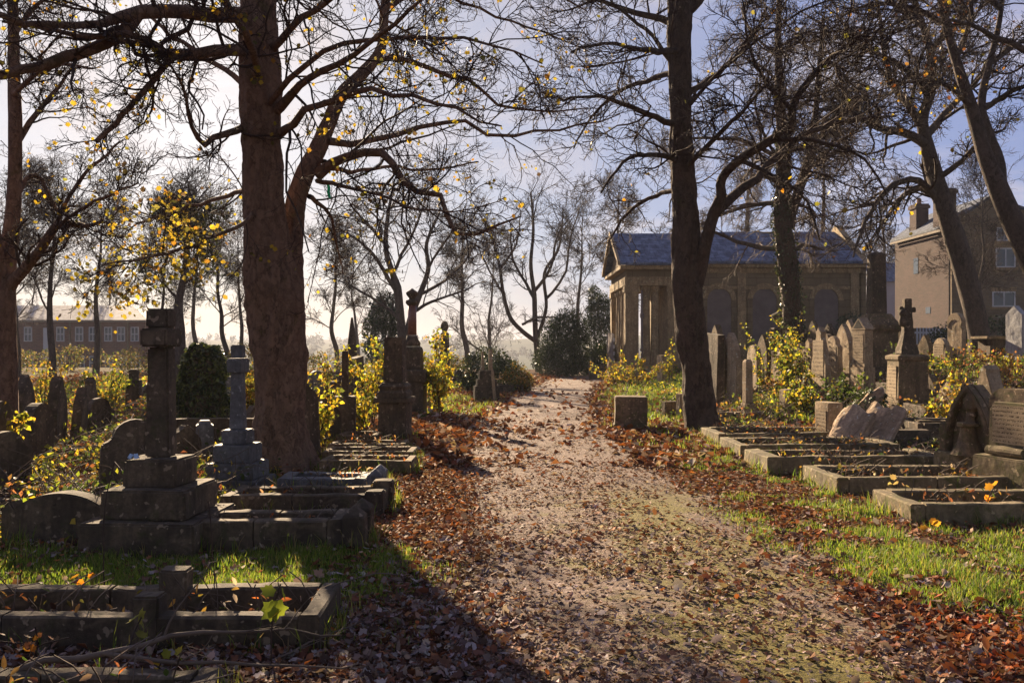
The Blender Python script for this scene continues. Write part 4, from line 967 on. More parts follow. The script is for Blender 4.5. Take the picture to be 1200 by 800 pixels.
# low segmental headstone, front
x, Y = gx(66, 6.9), 6.9
r0 = thing('headstone', 'low wide arched headstone with cut shoulders at the left foreground', 'headstone', (x, Y, Hf(x, Y)), 0, LG)
zt = CAMZ + (HZ - 576) * Y / FPX - Hf(x, Y)
out = [(-.4, -.15), (.42, -.15), (.42, zt - .1), (.405, zt - .085)]
a, s = .33, .1; rr = (a * a + s * s) / (2 * s); th = math.degrees(math.asin(a / rr))
out += arc(.06, zt - rr, rr, 90 - th, 90 + th, 16) + [(-.285, zt - .14), (-.33, zt - .07), (-.4, zt - .13)]
MB().prism(out, -.08, .08).build('slab', M['dark'], r0, .012, .01, .09, seed=3)
MB().prism([(.44, -.15), (.56, -.15), (.56, zt - .05), (.53, zt - .06), (.5, zt - .1), (.44, zt - .12)], -.06, .07).build('shoulder', M['dark'], r0, .012, .01, .09, seed=4)
# foreground cross
x, Y = gx(189, 6.95), 6.95
z = Hf(x, Y)
r0 = thing('cross_monument', 'tall weathered stone cross on three square steps in the left foreground', 'monument', (x, Y, z), -2, 'stone crosses')
for nm, hw, a, b, i in [('step', .455, -.15, .245, 1), ('step', .335, .247, .475, 2), ('step', .215, .477, .70, 3)]:
    MB().box(-hw, hw, -hw, hw, a, b).build(nm, M['dark'], r0, .016, .014, .09, seed=i * 2.2)
zt = CAMZ + (HZ - 362) * Y / FPX - z
MB().frustum([(.10, .085, .702), (.085, .075, zt - .31)]).build('shaft', M['dark'], r0, .014, .008, .09, seed=9)
mb = MB(); mb.box(-.108, .108, -.16, .16, zt - .308, zt - .158)
mb.build('arms', M['dark'], r0, .016, .01, .08, seed=11)
MB().box(-.088, .088, -.09, .09, zt - .156, zt).build('head', M['dark'], r0, .016, .01, .08, seed=12)
p_ = thing('litter_scrap', 'crumpled pale blue scrap of plastic lying on the base of the foreground cross', 'litter', (x - .15, Y - .17, z + .703))
mb = MB()
for i in range(5):
    a = i * 1.3; mb.add([(0, 0, .035), (.045 * math.cos(a), .035 * math.sin(a), 0.002), (.05 * math.cos(a + .7), .03 * math.sin(a + .7), .01), (.03 * math.cos(a + .4), .02 * math.sin(a + .4), .045)], [(0, 1, 2), (0, 2, 3), (1, 2, 3), (0, 1, 3)])
mb.build('sheet', M['plastic'], p_)
# grey cross
x, Y = gx(279, 9.6), 9.6; z = Hf(x, Y)
r0 = thing('cross_monument', 'grey granite cross with short arms on stacked steps beside the sycamore', 'monument', (x, Y, z), -4, 'stone crosses')
zt = CAMZ + (HZ - 404) * Y / FPX - z
for nm, hw, a, b, i in [('step', .33, -.15, .12, 1), ('step', .265, .122, .30, 2), ('step', .205, .302, .50, 3), ('step', .14, .502, .66, 4)]:
    MB().box(-hw, hw, -hw, hw, a, b).build(nm, M['grey'], r0, .012, .006, .1, seed=i * 1.2)
MB().frustum([(.078, .07, .662), (.062, .056, zt - .31)]).build('shaft', M['grey'], r0, .01, .004, .12, seed=7)
MB().box(-.082, .082, -.13, .13, zt - .308, zt - .15).build('arms', M['grey'], r0, .012, .004, .1)
MB().box(-.064, .064, -.064, .064, zt - .148, zt).build('head', M['grey'], r0, .012, .004, .1)
# ivy covered pillar
def ivied(root, hx, hy, h, n, seed, size=.07, cols=DKG, bulge=.1):
    rg = np.random.default_rng(seed); P = []
    s = rg.integers(0, 5, n); u = rg.uniform(-1.05, 1.05, n); v = rg.uniform(0, 1, n)
    px_ = np.where(s == 0, u * hx, np.where(s == 1, u * hx, np.where(s == 2, -hx, np.where(s == 3, hx, u * hx))))
    py_ = np.where(s == 0, -hy, np.where(s == 1, hy, np.where(s == 4, rg.uniform(-1, 1, n) * hy, u * hy)))
    pz_ = np.where(s == 4, h, v * h)
    P = np.stack([px_, py_, pz_], -1)
    bl = (vn(px_ * 1 + py_ * 1.3, pz_, .22, seed) - .25) * bulge + (vn(px_ * 1 - py_ * 1.1 + 3, pz_, .55, seed + 2) - .6) * bulge * 1.5
    dirn = np.stack([px_ / hx, py_ / hy, np.zeros(n)], -1); dirn /= np.linalg.norm(dirn, axis=1, keepdims=True) + 1e-6
    bl = np.maximum(bl, .015); P = P + dirn * (bl + rg.uniform(0, .05, n))[:, None]; P[:, 2] += np.where(s == 4, bl * .6, 0); tz = np.clip((P[:, 2] / h - .82) / .2, 0, 1); P[:, :2] *= (1 - .38 * tz ** 2)[:, None]; P[:, 2] += .05 * np.sin(px_ * 14 + seed) * tz
    V, F, T = leafgeo(P, rg.uniform(.6, 1.3, n) * size, rg, KITE, None, palette(rg, n, cols), .8)
    base_obj('ivy', npmesh('ivy', V, [F], M['green'], tint=T), root)
x, Y = gx(238, 15), 15; z = Hf(x, Y); h = CAMZ + (HZ - 407) * Y / FPX - z
r0 = thing('ivy_pillar', 'tall square monument wholly covered in dark ivy left of the grey cross', 'monument', (x, Y, z), 3)
MB().frustum([(.27, .22, -.15), (.25, .2, .4), (.26, .22, h - .3), (.22, .18, h - .03)]).build('block', M['dark'], r0, .02)
ivied(r0, .26, .22, h, 7500, 3, .07, [(.03, .05, .018), (.045, .065, .02), (.07, .09, .03), (.03, .04, .02), (.14, .17, .04)], .2)
# square pillar with cap
x, Y = gx(157, 20), 20; z = Hf(x, Y); h = CAMZ + (HZ - 445) * Y / FPX - z
r0 = thing('stone_pillar', 'square stone pillar with a small cap block in front of the brick terrace', 'monument', (x, Y, z), 10)
MB().frustum([(.16, .16, -.15), (.15, .15, h)]).build('shaft', M['dark'], r0, .012, .008); MB().box(-.1, .1, -.1, .1, h + .002, h + .25).build('cap', M['dark'], r0, .02, .01)
# grey block pillar
x, Y = gx(240, 11), 11; z = Hf(x, Y); h = CAMZ + (HZ - 494) * Y / FPX - z
r0 = thing('stone_pillar', 'short grey block pillar with a frosted top left of the grey cross', 'monument', (x, Y, z), 20)
MB().frustum([(.125, .125, -.15), (.105, .105, h - .03)]).build('shaft', M['grey'], r0, .012, .005); MB().frustum([(.08, .08, h - .028), (.06, .06, h + .02)]).build('cap', M['grey'], r0, .008)
# leaning ivied slab by the sycamore foot
x, Y = gx(359, 11.9), 11.9
hstone('leaning dark slab with ivy at its edge against the right side of the sycamore', 359, 448, 11.9, .5, .17, 'ogee', 68, tilt=(0, -5))
# plinth with broken column
x, Y = gx(404.5, 14.5), 14.5; z = Hf(x, Y); h = CAMZ + (HZ - 464) * Y / FPX - z; h2 = CAMZ + (HZ - 411) * Y / FPX - z
r0 = thing('column_monument', 'dark plinth carrying a thin broken column right of the sycamore', 'monument', (x, Y, z), 6)
MB().box(-.24, .24, -.24, .24, -.15, .1).build('base', M['dark'], r0, .014, .01); MB().frustum([(.17, .17, .102), (.175, .175, h)]).build('plinth', M['dark'], r0, .012, .008)
MB().frustum([(.06, .06, h + .002), (.05, .05, h2)]).build('shaft', M['dark'], r0, .01, .006)
# spire
x, Y = gx(412.5, 25), 25; z = Hf(x, Y); h = CAMZ + (HZ - 372) * Y / FPX - z
r0 = thing('obelisk', 'slender dark spire rising behind the broken column', 'monument', (x, Y, z), 12)
MB().frustum([(.32, .32, -.1), (.3, .3, .6)]).build('base', M['dark'], r0, .02); MB().frustum([(.17, .17, .602), (.12, .12, h * .72), (.03, .03, h)]).build('shaft', M['dark'], r0, .01)
# tall pedestal
x, Y = gx(463, 14.4), 14.4; z = Hf(x, Y); k = Y / FPX
zz = lambda p: CAMZ + (HZ - p) * k - z
r0 = thing('pedestal_monument', 'two stage square stone pedestal standing at the left verge of the path', 'monument', (x, Y, z), -6)
MB().box(-.235, .235, -.235, .235, -.15, zz(471)).build('base', M['dark'], r0, .014, .01, seed=3)
mb = MB(); mb.box(-.295, .295, -.295, .295, zz(470.8), zz(465)); mb.build('ledge', M['dark'], r0, .012, .006)
MB().frustum([(.25, .25, zz(464.8)), (.25, .25, zz(459)), (.215, .215, zz(457)), (.235, .235, zz(452)), (.18, .18, zz(448))]).build('moulding', M['dark'], r0, .008, .006)
MB().frustum([(.165, .165, zz(447.8)), (.15, .15, zz(395))]).build('shaft', M['dark'], r0, .012, .008, seed=6)
# red granite column
x, Y = gx(483, 20), 20; z = Hf(x, Y); k = Y / FPX
r0 = thing('column_monument', 'red granite column with a dark urn on a heavy stepped pedestal', 'monument', (x, Y, z), -4)
MB().box(-.3, .3, -.3, .3, -.15, zz(447)).build('base', M['dark'], r0, .014, .008)
MB().frustum([(.34, .34, zz(446.8)), (.36, .36, zz(440)), (.36, .36, zz(434)), (.3, .3, zz(433))]).build('ledge', M['dark'], r0, .01)
MB().frustum([(.235, .235, zz(432.8)), (.225, .225, zz(410)), (.2, .2, zz(406))]).build('pedestal', M['dark'], r0, .012, .008)
MB().lathe([(.19, zz(405.8)), (.2, zz(402)), (.14, zz(397)), (.13, zz(393))], 18).build('column_base', M['dark'], r0, 0, 0, smooth=True)
MB().lathe([(.105, zz(392.8)), (.1, zz(358))], 20).build('column', M['red'], r0, smooth=True)
MB().lathe([(.11, zz(357.8)), (.155, zz(355)), (.15, zz(352)), (.08, zz(351)), (.07, zz(349.5)), (.13, zz(346)), (.15, zz(343)), (.1, zz(341)), (.05, zz(339.5)), (.02, zz(338))], 18).build('urn', M['dark'], r0, smooth=True)
# far pillar with ball
x, Y = gx(521, 36), 36; z = Hf(x, Y); k = Y / FPX
r0 = thing('stone_pillar', 'small distant pillar with a ball finial behind the yellow bush', 'monument', (x, Y, z), 8)
MB().frustum([(.24, .24, -.1), (.17, .17, zz(390))]).build('shaft', M['dark'], r0, .02); MB().lathe([(.12, zz(389.8)), (.1, zz(388)), (.17, zz(384)), (.17, zz(381)), (.1, zz(377)), (.02, zz(376))], 14).build('finial', M['brown'], r0, smooth=True)
# stepped monument
x, Y = gx(570, 25), 25; z = Hf(x, Y); k = Y / FPX
r0 = thing('stepped_monument', 'stepped dark stone base with two upright stubs left of the path end', 'monument', (x, Y, z), 8)
for hw, hd, a, b in [(.36, .3, -.1, zz(452)), (.29, .24, zz(451.9), zz(444)), (.22, .18, zz(443.9), zz(434))]: MB().box(-hw, hw, -hd, hd, a, b).build('step', M['dark'], r0, .014, .008)
MB().frustum([(.045, .045, zz(433.8)), (.03, .03, zz(412))], Matrix.Translation((-.11, 0, 0))).build('stub', M['pale'], r0, .006)
MB().frustum([(.06, .06, zz(433.8)), (.045, .045, zz(409))], Matrix.Translation((.12, 0, 0))).build('stub', M['pale'], r0, .006)
x, Y = gx(580, 24.6), 24.6
r0 = thing('leaning_post', 'thin pale stone post leaning against the stepped monument', 'post', (x, Y, Hf(x, Y)), 0, None, (0, -5))
MB().frustum([(.05, .05, -.1), (.04, .04, .85), (.02, .02, .93)]).build('shaft', M['pale'], r0, .008, .004)

# -- kerbed graves
def rail(mb, x0, x1, y0, y1, h, cap=.012):
    """kerb stone with a slightly chamfered top"""
    if abs(x1 - x0) > abs(y1 - y0):
        o = [(y0, -.12), (y1, -.12), (y1, h - cap), (y1 - cap, h), (y0 + cap, h), (y0, h - cap)]
        vs = [(x0, a, b) for a, b in o] + [(x1, a, b) for a, b in o]
    else:
        o = [(x0, -.12), (x1, -.12), (x1, h - cap), (x1 - cap, h), (x0 + cap, h), (x0, h - cap)]
        vs = [(a, y0, b) for a, b in o] + [(a, y1, b) for a, b in o]
    n = 6
    return mb.add(vs, [tuple(range(n)), tuple(reversed(range(n, 2 * n)))] + [(i, (i + 1) % n, (i + 1) % n + n, i + n) for i in range(n)])
def kerb_grave(label, x0, x1, y0, y1, h, t, foot, mat='mossy', post=None, group='kerbed graves', rot=0, head=True, mid=None, tiltx=0, posth=.3, fw=None, rough=.015, name='grave_kerb', pad=True):
    """x0..x1 by y0..y1 metres; foot 'l'/'r' is the end towards the path"""
    cx, cy = (x0 + x1) / 2, (y0 + y1) / 2; z = Hf(cx, cy)
    cnt[0] += 1; sd = cnt[0] * 2.3
    r0 = thing(name, label, 'grave kerb', (cx, cy, z), rot + random.Random(int(sd * 10)).uniform(-.8, .8), group, (random.Random(int(sd * 7)).uniform(-.9, .9), tiltx + random.Random(int(sd * 3)).uniform(-.5, .5)))
    a, b = (x1 - x0) / 2, (y1 - y0) / 2; fw = fw or t
    g = .006
    ends = {'l': (-a, -a + fw), 'r': (a - fw, a)}
    fx = ends[foot]
    hx = ends['r' if foot == 'l' else 'l']
    ia = -a + (fw if (foot == 'l' or head) else 0) + g; ib = a - (fw if (foot == 'r' or head) else 0) - g
    for s in (-1, 1):
        y_0, y_1 = (s * b - t, s * b) if s > 0 else (-b, -b + t)
        # two stones to a side, with an open joint
        j = ia + (ib - ia) * (.5 + .06 * s)
        mb = MB(); rail(mb, ia, j - .004, y_0, y_1, h); rail(mb, j + .004, ib, y_0, y_1, h * .985)
        sk = mb.build('side_kerb', M[mat], r0, 0, rough, .085, seed=sd + s); sk.rotation_euler = (R(random.Random(sd + s).uniform(-1.5, 1.5)), R(random.Random(sd + s + 1).uniform(-.5, .5)), R(random.Random(sd + s + 2).uniform(-.7, .7)))
    mb = MB(); rail(mb, fx[0], fx[1], -b, b, h * 1.01); mb.build('foot_kerb', M[mat], r0, 0, rough, .11, seed=sd + 4)
    if head:
        mb = MB(); rail(mb, hx[0], hx[1], -b, b, h * .99); mb.build('head_kerb', M[mat], r0, 0, rough, .11, seed=sd + 5)
    if post:
        for s in (-1, 1):
            mb = MB(); px0 = (fx[1] + .004 if foot == 'r' else fx[0] - post - .004)
            M_ = Matrix.Translation((px0 + post / 2, s * (b - t / 2), 0))
            hw = post / 2
            mb.add([(-hw, -hw, -.15), (hw, -hw, -.15), (hw, hw, -.15), (-hw, hw, -.15), (-hw, -hw, posth), (hw, -hw, posth), (hw, hw, posth), (-hw, hw, posth), (0, 0, posth + hw * 1.0)],
                   [(3, 2, 1, 0), (0, 1, 5, 4), (1, 2, 6, 5), (2, 3, 7, 6), (3, 0, 4, 7), (4, 5, 8), (5, 6, 8), (6, 7, 8), (7, 4, 8)], M_)
            mb.build('corner_post', M[mat], r0, .01, rough * .6, .08, seed=sd + 7 + s)
    if mid:
        for s in (-1, 1):
            mx, mw, mh = mid[0 if s > 0 else 1]
            MB().box(mx - cx - mw / 2, mx - cx + mw / 2, s * (b - t / 2) - t * .62, s * (b - t / 2) + t * .62, -.1, mh).build('block', M[mat], r0, .012, rough, .08, seed=sd + 9 + s)
    return r0
KL, KR = 'kerbed graves left of the path', 'kerbed graves right of the path'
kerb_grave('nearest long kerbed grave at the left foreground with small square blocks on its rails', -3.9, -1.02, 4.47, 5.1, .185, .11, 'r', 'dark', None, KL, 1.0, False, [(-1.98, .16, .29), (-1.93, .145, .29)])
kerb_grave('kerbed grave at the bottom left corner under the fallen branch', -3.0, -1.32, 3.3, 3.92, .13, .11, 'r', 'dark', None, KL, 2)
kerb_grave('dark kerbed grave with pointed corner posts right of the foreground cross', -2.6, -1.33, 6.68, 7.12, .235, .12, 'r', 'dark', .175, KL, 0, True, None, 0, .26)
kerb_grave('kerbed grave with one raised end block in front of the sycamore', -2.75, -1.22, 8.0, 8.6, .21, .12, 'r', 'dark', None, KL, -1, True, [(-1.29, .19, .27), (-1.29, .17, .25)])
kerb_grave('grey kerbed grave with tiny pointed posts at the foot of the sycamore', -2.55, -1.58, 9.25, 9.75, .16, .13, 'r', 'grey', .16, KL, 0, True, None, 0, .19)
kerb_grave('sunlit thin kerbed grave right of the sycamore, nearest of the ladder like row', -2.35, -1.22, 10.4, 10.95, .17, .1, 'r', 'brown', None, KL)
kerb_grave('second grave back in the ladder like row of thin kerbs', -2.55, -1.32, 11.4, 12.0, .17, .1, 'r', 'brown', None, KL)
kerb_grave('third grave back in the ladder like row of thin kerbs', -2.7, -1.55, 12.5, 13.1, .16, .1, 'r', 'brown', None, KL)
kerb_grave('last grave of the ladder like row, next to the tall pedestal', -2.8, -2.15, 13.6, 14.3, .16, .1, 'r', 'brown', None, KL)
kerb_grave('low kerbed grave behind the low wide arched headstone', -5.6, -4.0, 8.0, 8.8, .16, .11, 'r', 'dark', None, KL)
kerb_grave('dark low kerbed grave on the left edge of the path by the evergreen shrubs', -.6, .35, 28.6, 29.6, .3, .14, 'r', 'dark', None, KL, 5)
kerb_grave('nearest kerbed grave on the right, cut by the picture edge', 3.55, 6.4, 7.6, 8.4, .195, .13, 'l', 'mossy', None, KR, 0)
kerb_grave('second kerbed grave on the right with a wide mossy foot', 3.47, 5.9, 9.15, 10.2, .20, .13, 'l', 'mossy', None, KR, 0)
kerb_grave('third kerbed grave on the right with dry stalks inside it', 3.2, 5.6, 10.75, 11.75, .2, .13, 'l', 'mossy', None, KR, 1, fw=.2)
kerb_grave('fourth kerbed grave on the right of narrow mossy stones', 3.22, 5.5, 12.1, 13.2, .18, .13, 'l', 'mossy', None, KR, 1)
kerb_grave('farthest mossy kerbed grave on the right, against the foot of the leaning tree', 3.3, 5.8, 13.7, 14.9, .19, .14, 'l', 'mossy', None, KR, 0)
kerb_grave('grave of raised dark rails behind the broken rock, nearest', 6.5, 8.6, 13.6, 14.6, .3, .1, 'l', 'dark', None, KR, -2)
kerb_grave('grave of raised dark rails beside the statue pedestal, farther back', 7.6, 9.4, 15.6, 16.6, .36, .1, 'l', 'dark', None, KR, -2)
kerb_grave('low thin kerb in the weeds below the ochre shrub', 8.6, 11, 19.2, 20.2, .35, .12, 'l', 'dark', None, KR, 3)
kerb_grave('thin pale kerb in the grass behind the leaning tree', 4.2, 5.4, 18.2, 19, .16, .12, 'l', 'pale', None, KR, 0)

# -- right of the path
x, Y = gx(739, 16.3), 16.3; z = Hf(x, Y); k = Y / FPX; h = zz(464)
r0 = thing('stone_block', 'plain square stone block standing on the right verge of the path', 'monument', (x, Y, z), -5)
MB().box(-.3, .3, -.27, .27, -.15, h).build('block', M['brown'], r0, .014, .01, .08); MB().box(-.33, .27, -.24, .24, -.15, .12).build('footing', M['dark'], r0, .012, .008)
hstone('dark slab with a lit edge leaning close behind the leaning tree', 833, 391, 20, 1.06, .16, 'flat', -82, 'dark', (0, 4), RG)
hstone('narrow pointed slab peeping over the dark slab behind the leaning tree', 839, 380, 22.5, 0.83, .16, 'lancet', -82, 'brown', (0, 3), RG)
hstone('pointed headstone with a sunlit face left of the small square pillar', 857, 389, 22, 1.00, .16, 'lancet', -81, 'pale', (0, 0), RG)
hstone('narrow headstone right behind the pointed sunlit one', 866, 403, 24, 0.71, .13, 'lancet', -80, 'brown', (0, 0), RG)
x, Y = gx(876, 18.4), 18.4; z = Hf(x, Y); k = Y / FPX
r0 = thing('stone_pillar', 'small pale square pillar on a stepped foot right of the leaning tree', 'monument', (x, Y, z), 14)
MB().box(-.155, .155, -.155, .155, -.15, zz(476)).build('base', M['pale'], r0, .012); MB().frustum([(.115, .115, zz(475.9)), (.105, .105, zz(472))]).build('step', M['pale'], r0, .006)
MB().frustum([(.085, .085, zz(471.9)), (.08, .08, zz(424)), (.05, .05, zz(421))]).build('shaft', M['pale'], r0, .008)
hstone('slim headstone leaning in the yellow leaves right of the small pale pillar', 893, 391, 26, 0.77, .14, 'lancet', -80, 'brown', (0, 5), RG)
hstone('pointed headstone deep in the yellow leaves below the dark urn', 915, 401, 27, 0.83, .14, 'lancet', -80, 'pale', (0, -4), RG)
x, Y = gx(914, 31), 31; z = Hf(x, Y); k = Y / FPX
r0 = thing('urn_monument', 'dark stone urn on a pedestal against the chapel wall', 'monument', (x, Y, z), 0)
MB().frustum([(.3, .3, -.1), (.28, .28, .5), (.22, .22, .55), (.2, .2, zz(388)), (.3, .3, zz(386)), (.3, .3, zz(384))]).build('pedestal', M['dark'], r0, .014)
MB().lathe([(.1, zz(383.8)), (.08, zz(381)), (.2, zz(376)), (.3, zz(371)), (.32, zz(369)), (.2, zz(367)), (.1, zz(365)), (.03, zz(363))], 16).build('urn', M['dark'], r0, smooth=True)
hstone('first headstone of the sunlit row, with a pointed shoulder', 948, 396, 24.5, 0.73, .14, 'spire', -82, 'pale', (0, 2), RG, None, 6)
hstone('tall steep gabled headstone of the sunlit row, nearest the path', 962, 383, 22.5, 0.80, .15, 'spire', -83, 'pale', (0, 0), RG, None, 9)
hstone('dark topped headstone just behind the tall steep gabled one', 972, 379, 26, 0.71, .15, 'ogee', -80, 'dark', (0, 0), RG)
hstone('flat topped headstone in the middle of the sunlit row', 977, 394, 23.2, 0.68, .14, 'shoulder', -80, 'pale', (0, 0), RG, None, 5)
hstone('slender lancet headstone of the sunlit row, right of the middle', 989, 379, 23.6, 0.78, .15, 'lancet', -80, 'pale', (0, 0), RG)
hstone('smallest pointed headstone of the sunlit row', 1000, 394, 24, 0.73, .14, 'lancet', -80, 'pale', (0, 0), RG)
x, Y = gx(1011, 22), 22; z = Hf(x, Y); k = Y / FPX
r0 = thing('pediment_headstone', 'tall inscribed headstone with a triangular pediment beside the column monument', 'headstone', (x, Y, z), -79, RG)
MB().box(-.3, .3, -.16, .16, -.15, zz(430)).build('plinth', M['pale'], r0, .012, .006)
MB().box(-.27, .27, -.12, .12, zz(429.9), zz(387)).build('slab', M['pale'], r0, .01, .006)
mb = MB(); b_ = zz(386.8); mb.prism([(-.31, b_), (.31, b_), (.31, b_ + .04), (0, zz(372)), (-.31, b_ + .04)], -.13, .13); mb.build('pediment', M['pale'], r0, .008)
mb = MB(); mb.prism([(-.2, b_ + .055), (.2, b_ + .055), (0, zz(374.5))], -.135, -.131); mb.build('recess_shade', M['inscr'], r0)  # dark triangle laid on the flat face, painting the shade of a hollow
lettering(r0, .42, zz(391), zz(425), -.125, random.Random(4), 10)
x, Y = gx(1027, 24), 24; z = Hf(x, Y); k = Y / FPX
r0 = thing('column_monument', 'tallest monument on the right, a square column on a tapering pedestal', 'monument', (x, Y, z), -1)
MB().frustum([(.58, .58, -.15), (.56, .56, .35)]).build('base', M['dark'], r0, .02, .01)
MB().frustum([(.47, .47, .352), (.43, .43, zz(390)), (.5, .5, zz(386)), (.5, .5, zz(381)), (.38, .38, zz(374)), (.3, .3, zz(368))]).build('pedestal', M['brown'], r0, .014, .008)
MB().frustum([(.215, .215, zz(367.8)), (.19, .19, zz(303)), (.2, .2, zz(299)), (.12, .12, zz(296))]).build('column', M['dark'], r0, .014, .008)
# statue pedestal
x, Y = gx(1063, 17.5), 17.5; z = Hf(x, Y); k = Y / FPX
r0 = thing('pedestal_monument', 'big square pedestal bearing a weathered draped cross, one face sunlit', 'monument', (x, Y, z), -1)
MB().box(-.37, .37, -.37, .37, -.15, zz(472)).build('base', M['brown'], r0, .014, .008); MB().frustum([(.315, .315, zz(471.8)), (.285, .285, zz(423)), (.32, .32, zz(421)), (.32, .32, zz(417)), (.24, .24, zz(415))]).build('pedestal', M['brown'], r0, .01, .006)
RM = Matrix.Rotation(R(-90), 4, 'Z')
lt = lettering(r0, .42, zz(428), zz(468), -.312, random.Random(9), 10); lt.rotation_euler = (0, 0, R(-90))
mb = MB(); mb.frustum([(.19, .17, zz(414.8)), (.15, .13, zz(405)), (.1, .1, zz(390)), (.085, .085, zz(374)), (.075, .075, zz(350))])
mb.build('shaft', M['dark'], r0, .014, .02, .06, seed=5)
mb = MB(); mb.box(-.17, -.088, -.06, .06, zz(366), zz(359)); mb.box(.088, .16, -.06, .06, zz(366), zz(360)); mb.build('arms', M['dark'], r0, .012, .012, .05, seed=6)
mb = MB(); mb.lathe([(.02, zz(383)), (.08, zz(381)), (.095, zz(376)), (.06, zz(371)), (.085, zz(367)), (.05, zz(363)), (.015, zz(361))], 12, Matrix.Translation((-.11, -.06, 0))); mb.build('drapery', M['dark'], r0, 0, .02, .05, smooth=True)
# broken rock pieces
def rockslab(label, px, pyb, Y, w, h, lean, rot, seed):
    x = gx(px, Y); z = Hf(x, Y)
    r0 = thing('broken_rock', label, 'broken monument', (x, Y, z), rot, 'pieces of the broken rock monument', (lean, 0))
    rg = np.random.default_rng(seed); n = 9; m = 8
    mb = MB(); o = []
    # a scrolled slab: wavy section rolled at its right hand edge
    for i in range(n + 1):
        u = i / n; o.append((-w / 2 + w * u, -.10 - .05 * math.sin(u * 5.2 + .6) + (.09 * max(0, u - .75) / .25) ** 1))
    vs = []; 
    for j in range(m + 1):
        v = j / m
        for (xx, yy) in o: vs.append((xx * (1 - .1 * v) + .04 * math.sin(v * 3 + seed), yy - .05 * math.sin(v * 2.2 + .5 * seed), -.1 + (h + .1) * v * (1 + .06 * math.sin(xx * 14 + seed))))
    for j in range(m + 1):
        v = j / m
        for (xx, yy) in o: vs.append((xx * (1 - .1 * v) + .04 * math.sin(v * 3 + seed), .12 - .06 * v, -.1 + (h + .1) * v * (1 + .06 * math.sin(xx * 14 + seed))))
    N = n + 1; K = N * (m + 1); fs = []
    for j in range(m):
        for i in range(n):
            a = j * N + i; fs.append((a, a + 1, a + N + 1, a + N)); fs.append((K + a + 1, K + a, K + a + N, K + a + N + 1))
    for i in range(n):
        fs.append((i + 1, i, K + i, K + i + 1)); t_ = m * N + i; fs.append((t_, t_ + 1, K + t_ + 1, K + t_))
    for j in range(m):
        a = j * N; fs.append((a, a + N, K + a + N, K + a)); a += n; fs.append((a + N, a, K + a, K + a + N))
    mb.add(vs, fs); mb.build('face', M['rock'], r0, 0, .03, .06, seed=seed)
    rr = random.Random(seed)
    return r0
rockslab('left slab of the sunlit scrolled broken rock, nearer the inscribed stump', 990, 520, 13.3, .56, .66, -34, -70, 2)
rockslab('right slab of the sunlit scrolled broken rock, with a hollow dark end', 1018, 520, 13.2, .66, .7, -32, -68, 5)
hstone('inscribed square stump standing left of the sunlit broken rock', 971, 471, 14.2, .42, .26, 'flat', -80, 'pale', (0, 0), RG, None, 6)
x, Y = gx(989, 15.4), 15.4; z = Hf(x, Y)
r0 = thing('broken_rock', 'tilted jagged slab with a bright edge behind the scrolled rock', 'broken monument', (x, Y, z), -25, 'pieces of the broken rock monument', (0, 38))
MB().prism([(-.14, -.25), (.16, -.25), (.18, .5), (.1, .95), (-.02, 1.05), (-.12, .8)], -.16, .18).build('slab', M['rock'], r0, .02, .05, .08, seed=8)
ivied(r0, .17, .2, .9, 700, 12, .07, GRN + DKG, .06)
x, Y = gx(1160, 15.5), 15.5
hstone('stub of a broken obelisk above the twin gothic headstone', 1160, 427, 15.5, .5, .3, 'spire', -76, 'pale', (0, 0), RG)
hstone('round headed headstone facing the lens in front of the stone house', 1121, 367, 26, .6, .15, 'round', -75, 'pale', (0, 0), RG, None, 0, True)
hstone('pale grey marble headstone with a peaked top at the right edge', 1191, 358, 25, .6, .2, 'gable', -75, 'white', (0, 0), RG, (.74, .34, .16))
# table tomb
x, Y = gx(1168, 26), 26; z = Hf(x, Y); k = Y / FPX; h = zz(394)
r0 = thing('table_tomb', 'table tomb with an overhanging slab left of the pale grey headstone', 'tomb', (x, Y, z), 3)
MB().box(-.4, .62, -.32, .32, -.15, h - .09).build('chest', M['dark'], r0, .016, .01); MB().box(-.58, .8, -.45, .45, h - .088, h).build('slab', M['brown'], r0, .016, .008)
# twin gothic headstone
x, Y = gx(1141, 10.2), 10.2; z = Hf(x, Y); k = Y / FPX
r0 = thing('gothic_headstone', 'carved gothic arched headstone with a draped column in its niche', 'headstone', (x, Y, z), -74, RG)
MB().box(-.43, .43, -.2, .16, -.15, zz(532)).build('plinth', M['mossy'], r0, .016, .008, .08)
h = zz(450); b_ = zz(531.8)
o = outline('lancet', .74, h, b_)
MB().prism(o, -.02, .14).build('slab', M['brown'], r0, .012, .01, .08, seed=2)
oo = o[2:]; cc = [(x_ * .8, b_ + (z_ - b_) * .9) for x_, z_ in reversed(oo)]
MB().prism(oo[:1] + oo[1:] + cc, -.12, -.022).build('arch', M['brown'], r0, .012, .006, .08, seed=4)
for pr in ([(-.41, b_), (-.3, b_), (-.3, b_ + .3), (-.32, b_ + .34), (-.41, b_ + .34)], [(.3, b_), (.41, b_), (.41, b_ + .34), (.32, b_ + .34), (.3, b_ + .3)]):
    MB().prism(pr, -.13, -.01).build('buttress', M['brown'], r0, .012, .01, .07, seed=5)
mb = MB(); T_ = Matrix.Translation((.02, -.1, 0))
mb.lathe([(.2, b_), (.17, b_ + .05), (.11, b_ + .16), (.085, b_ + .27), (.085, b_ + .33), (.12, b_ + .34), (.12, b_ + .375), (.07, b_ + .38)], 14, T_); mb.build('column', M['brown'], r0, .0, .012, .06, smooth=False)
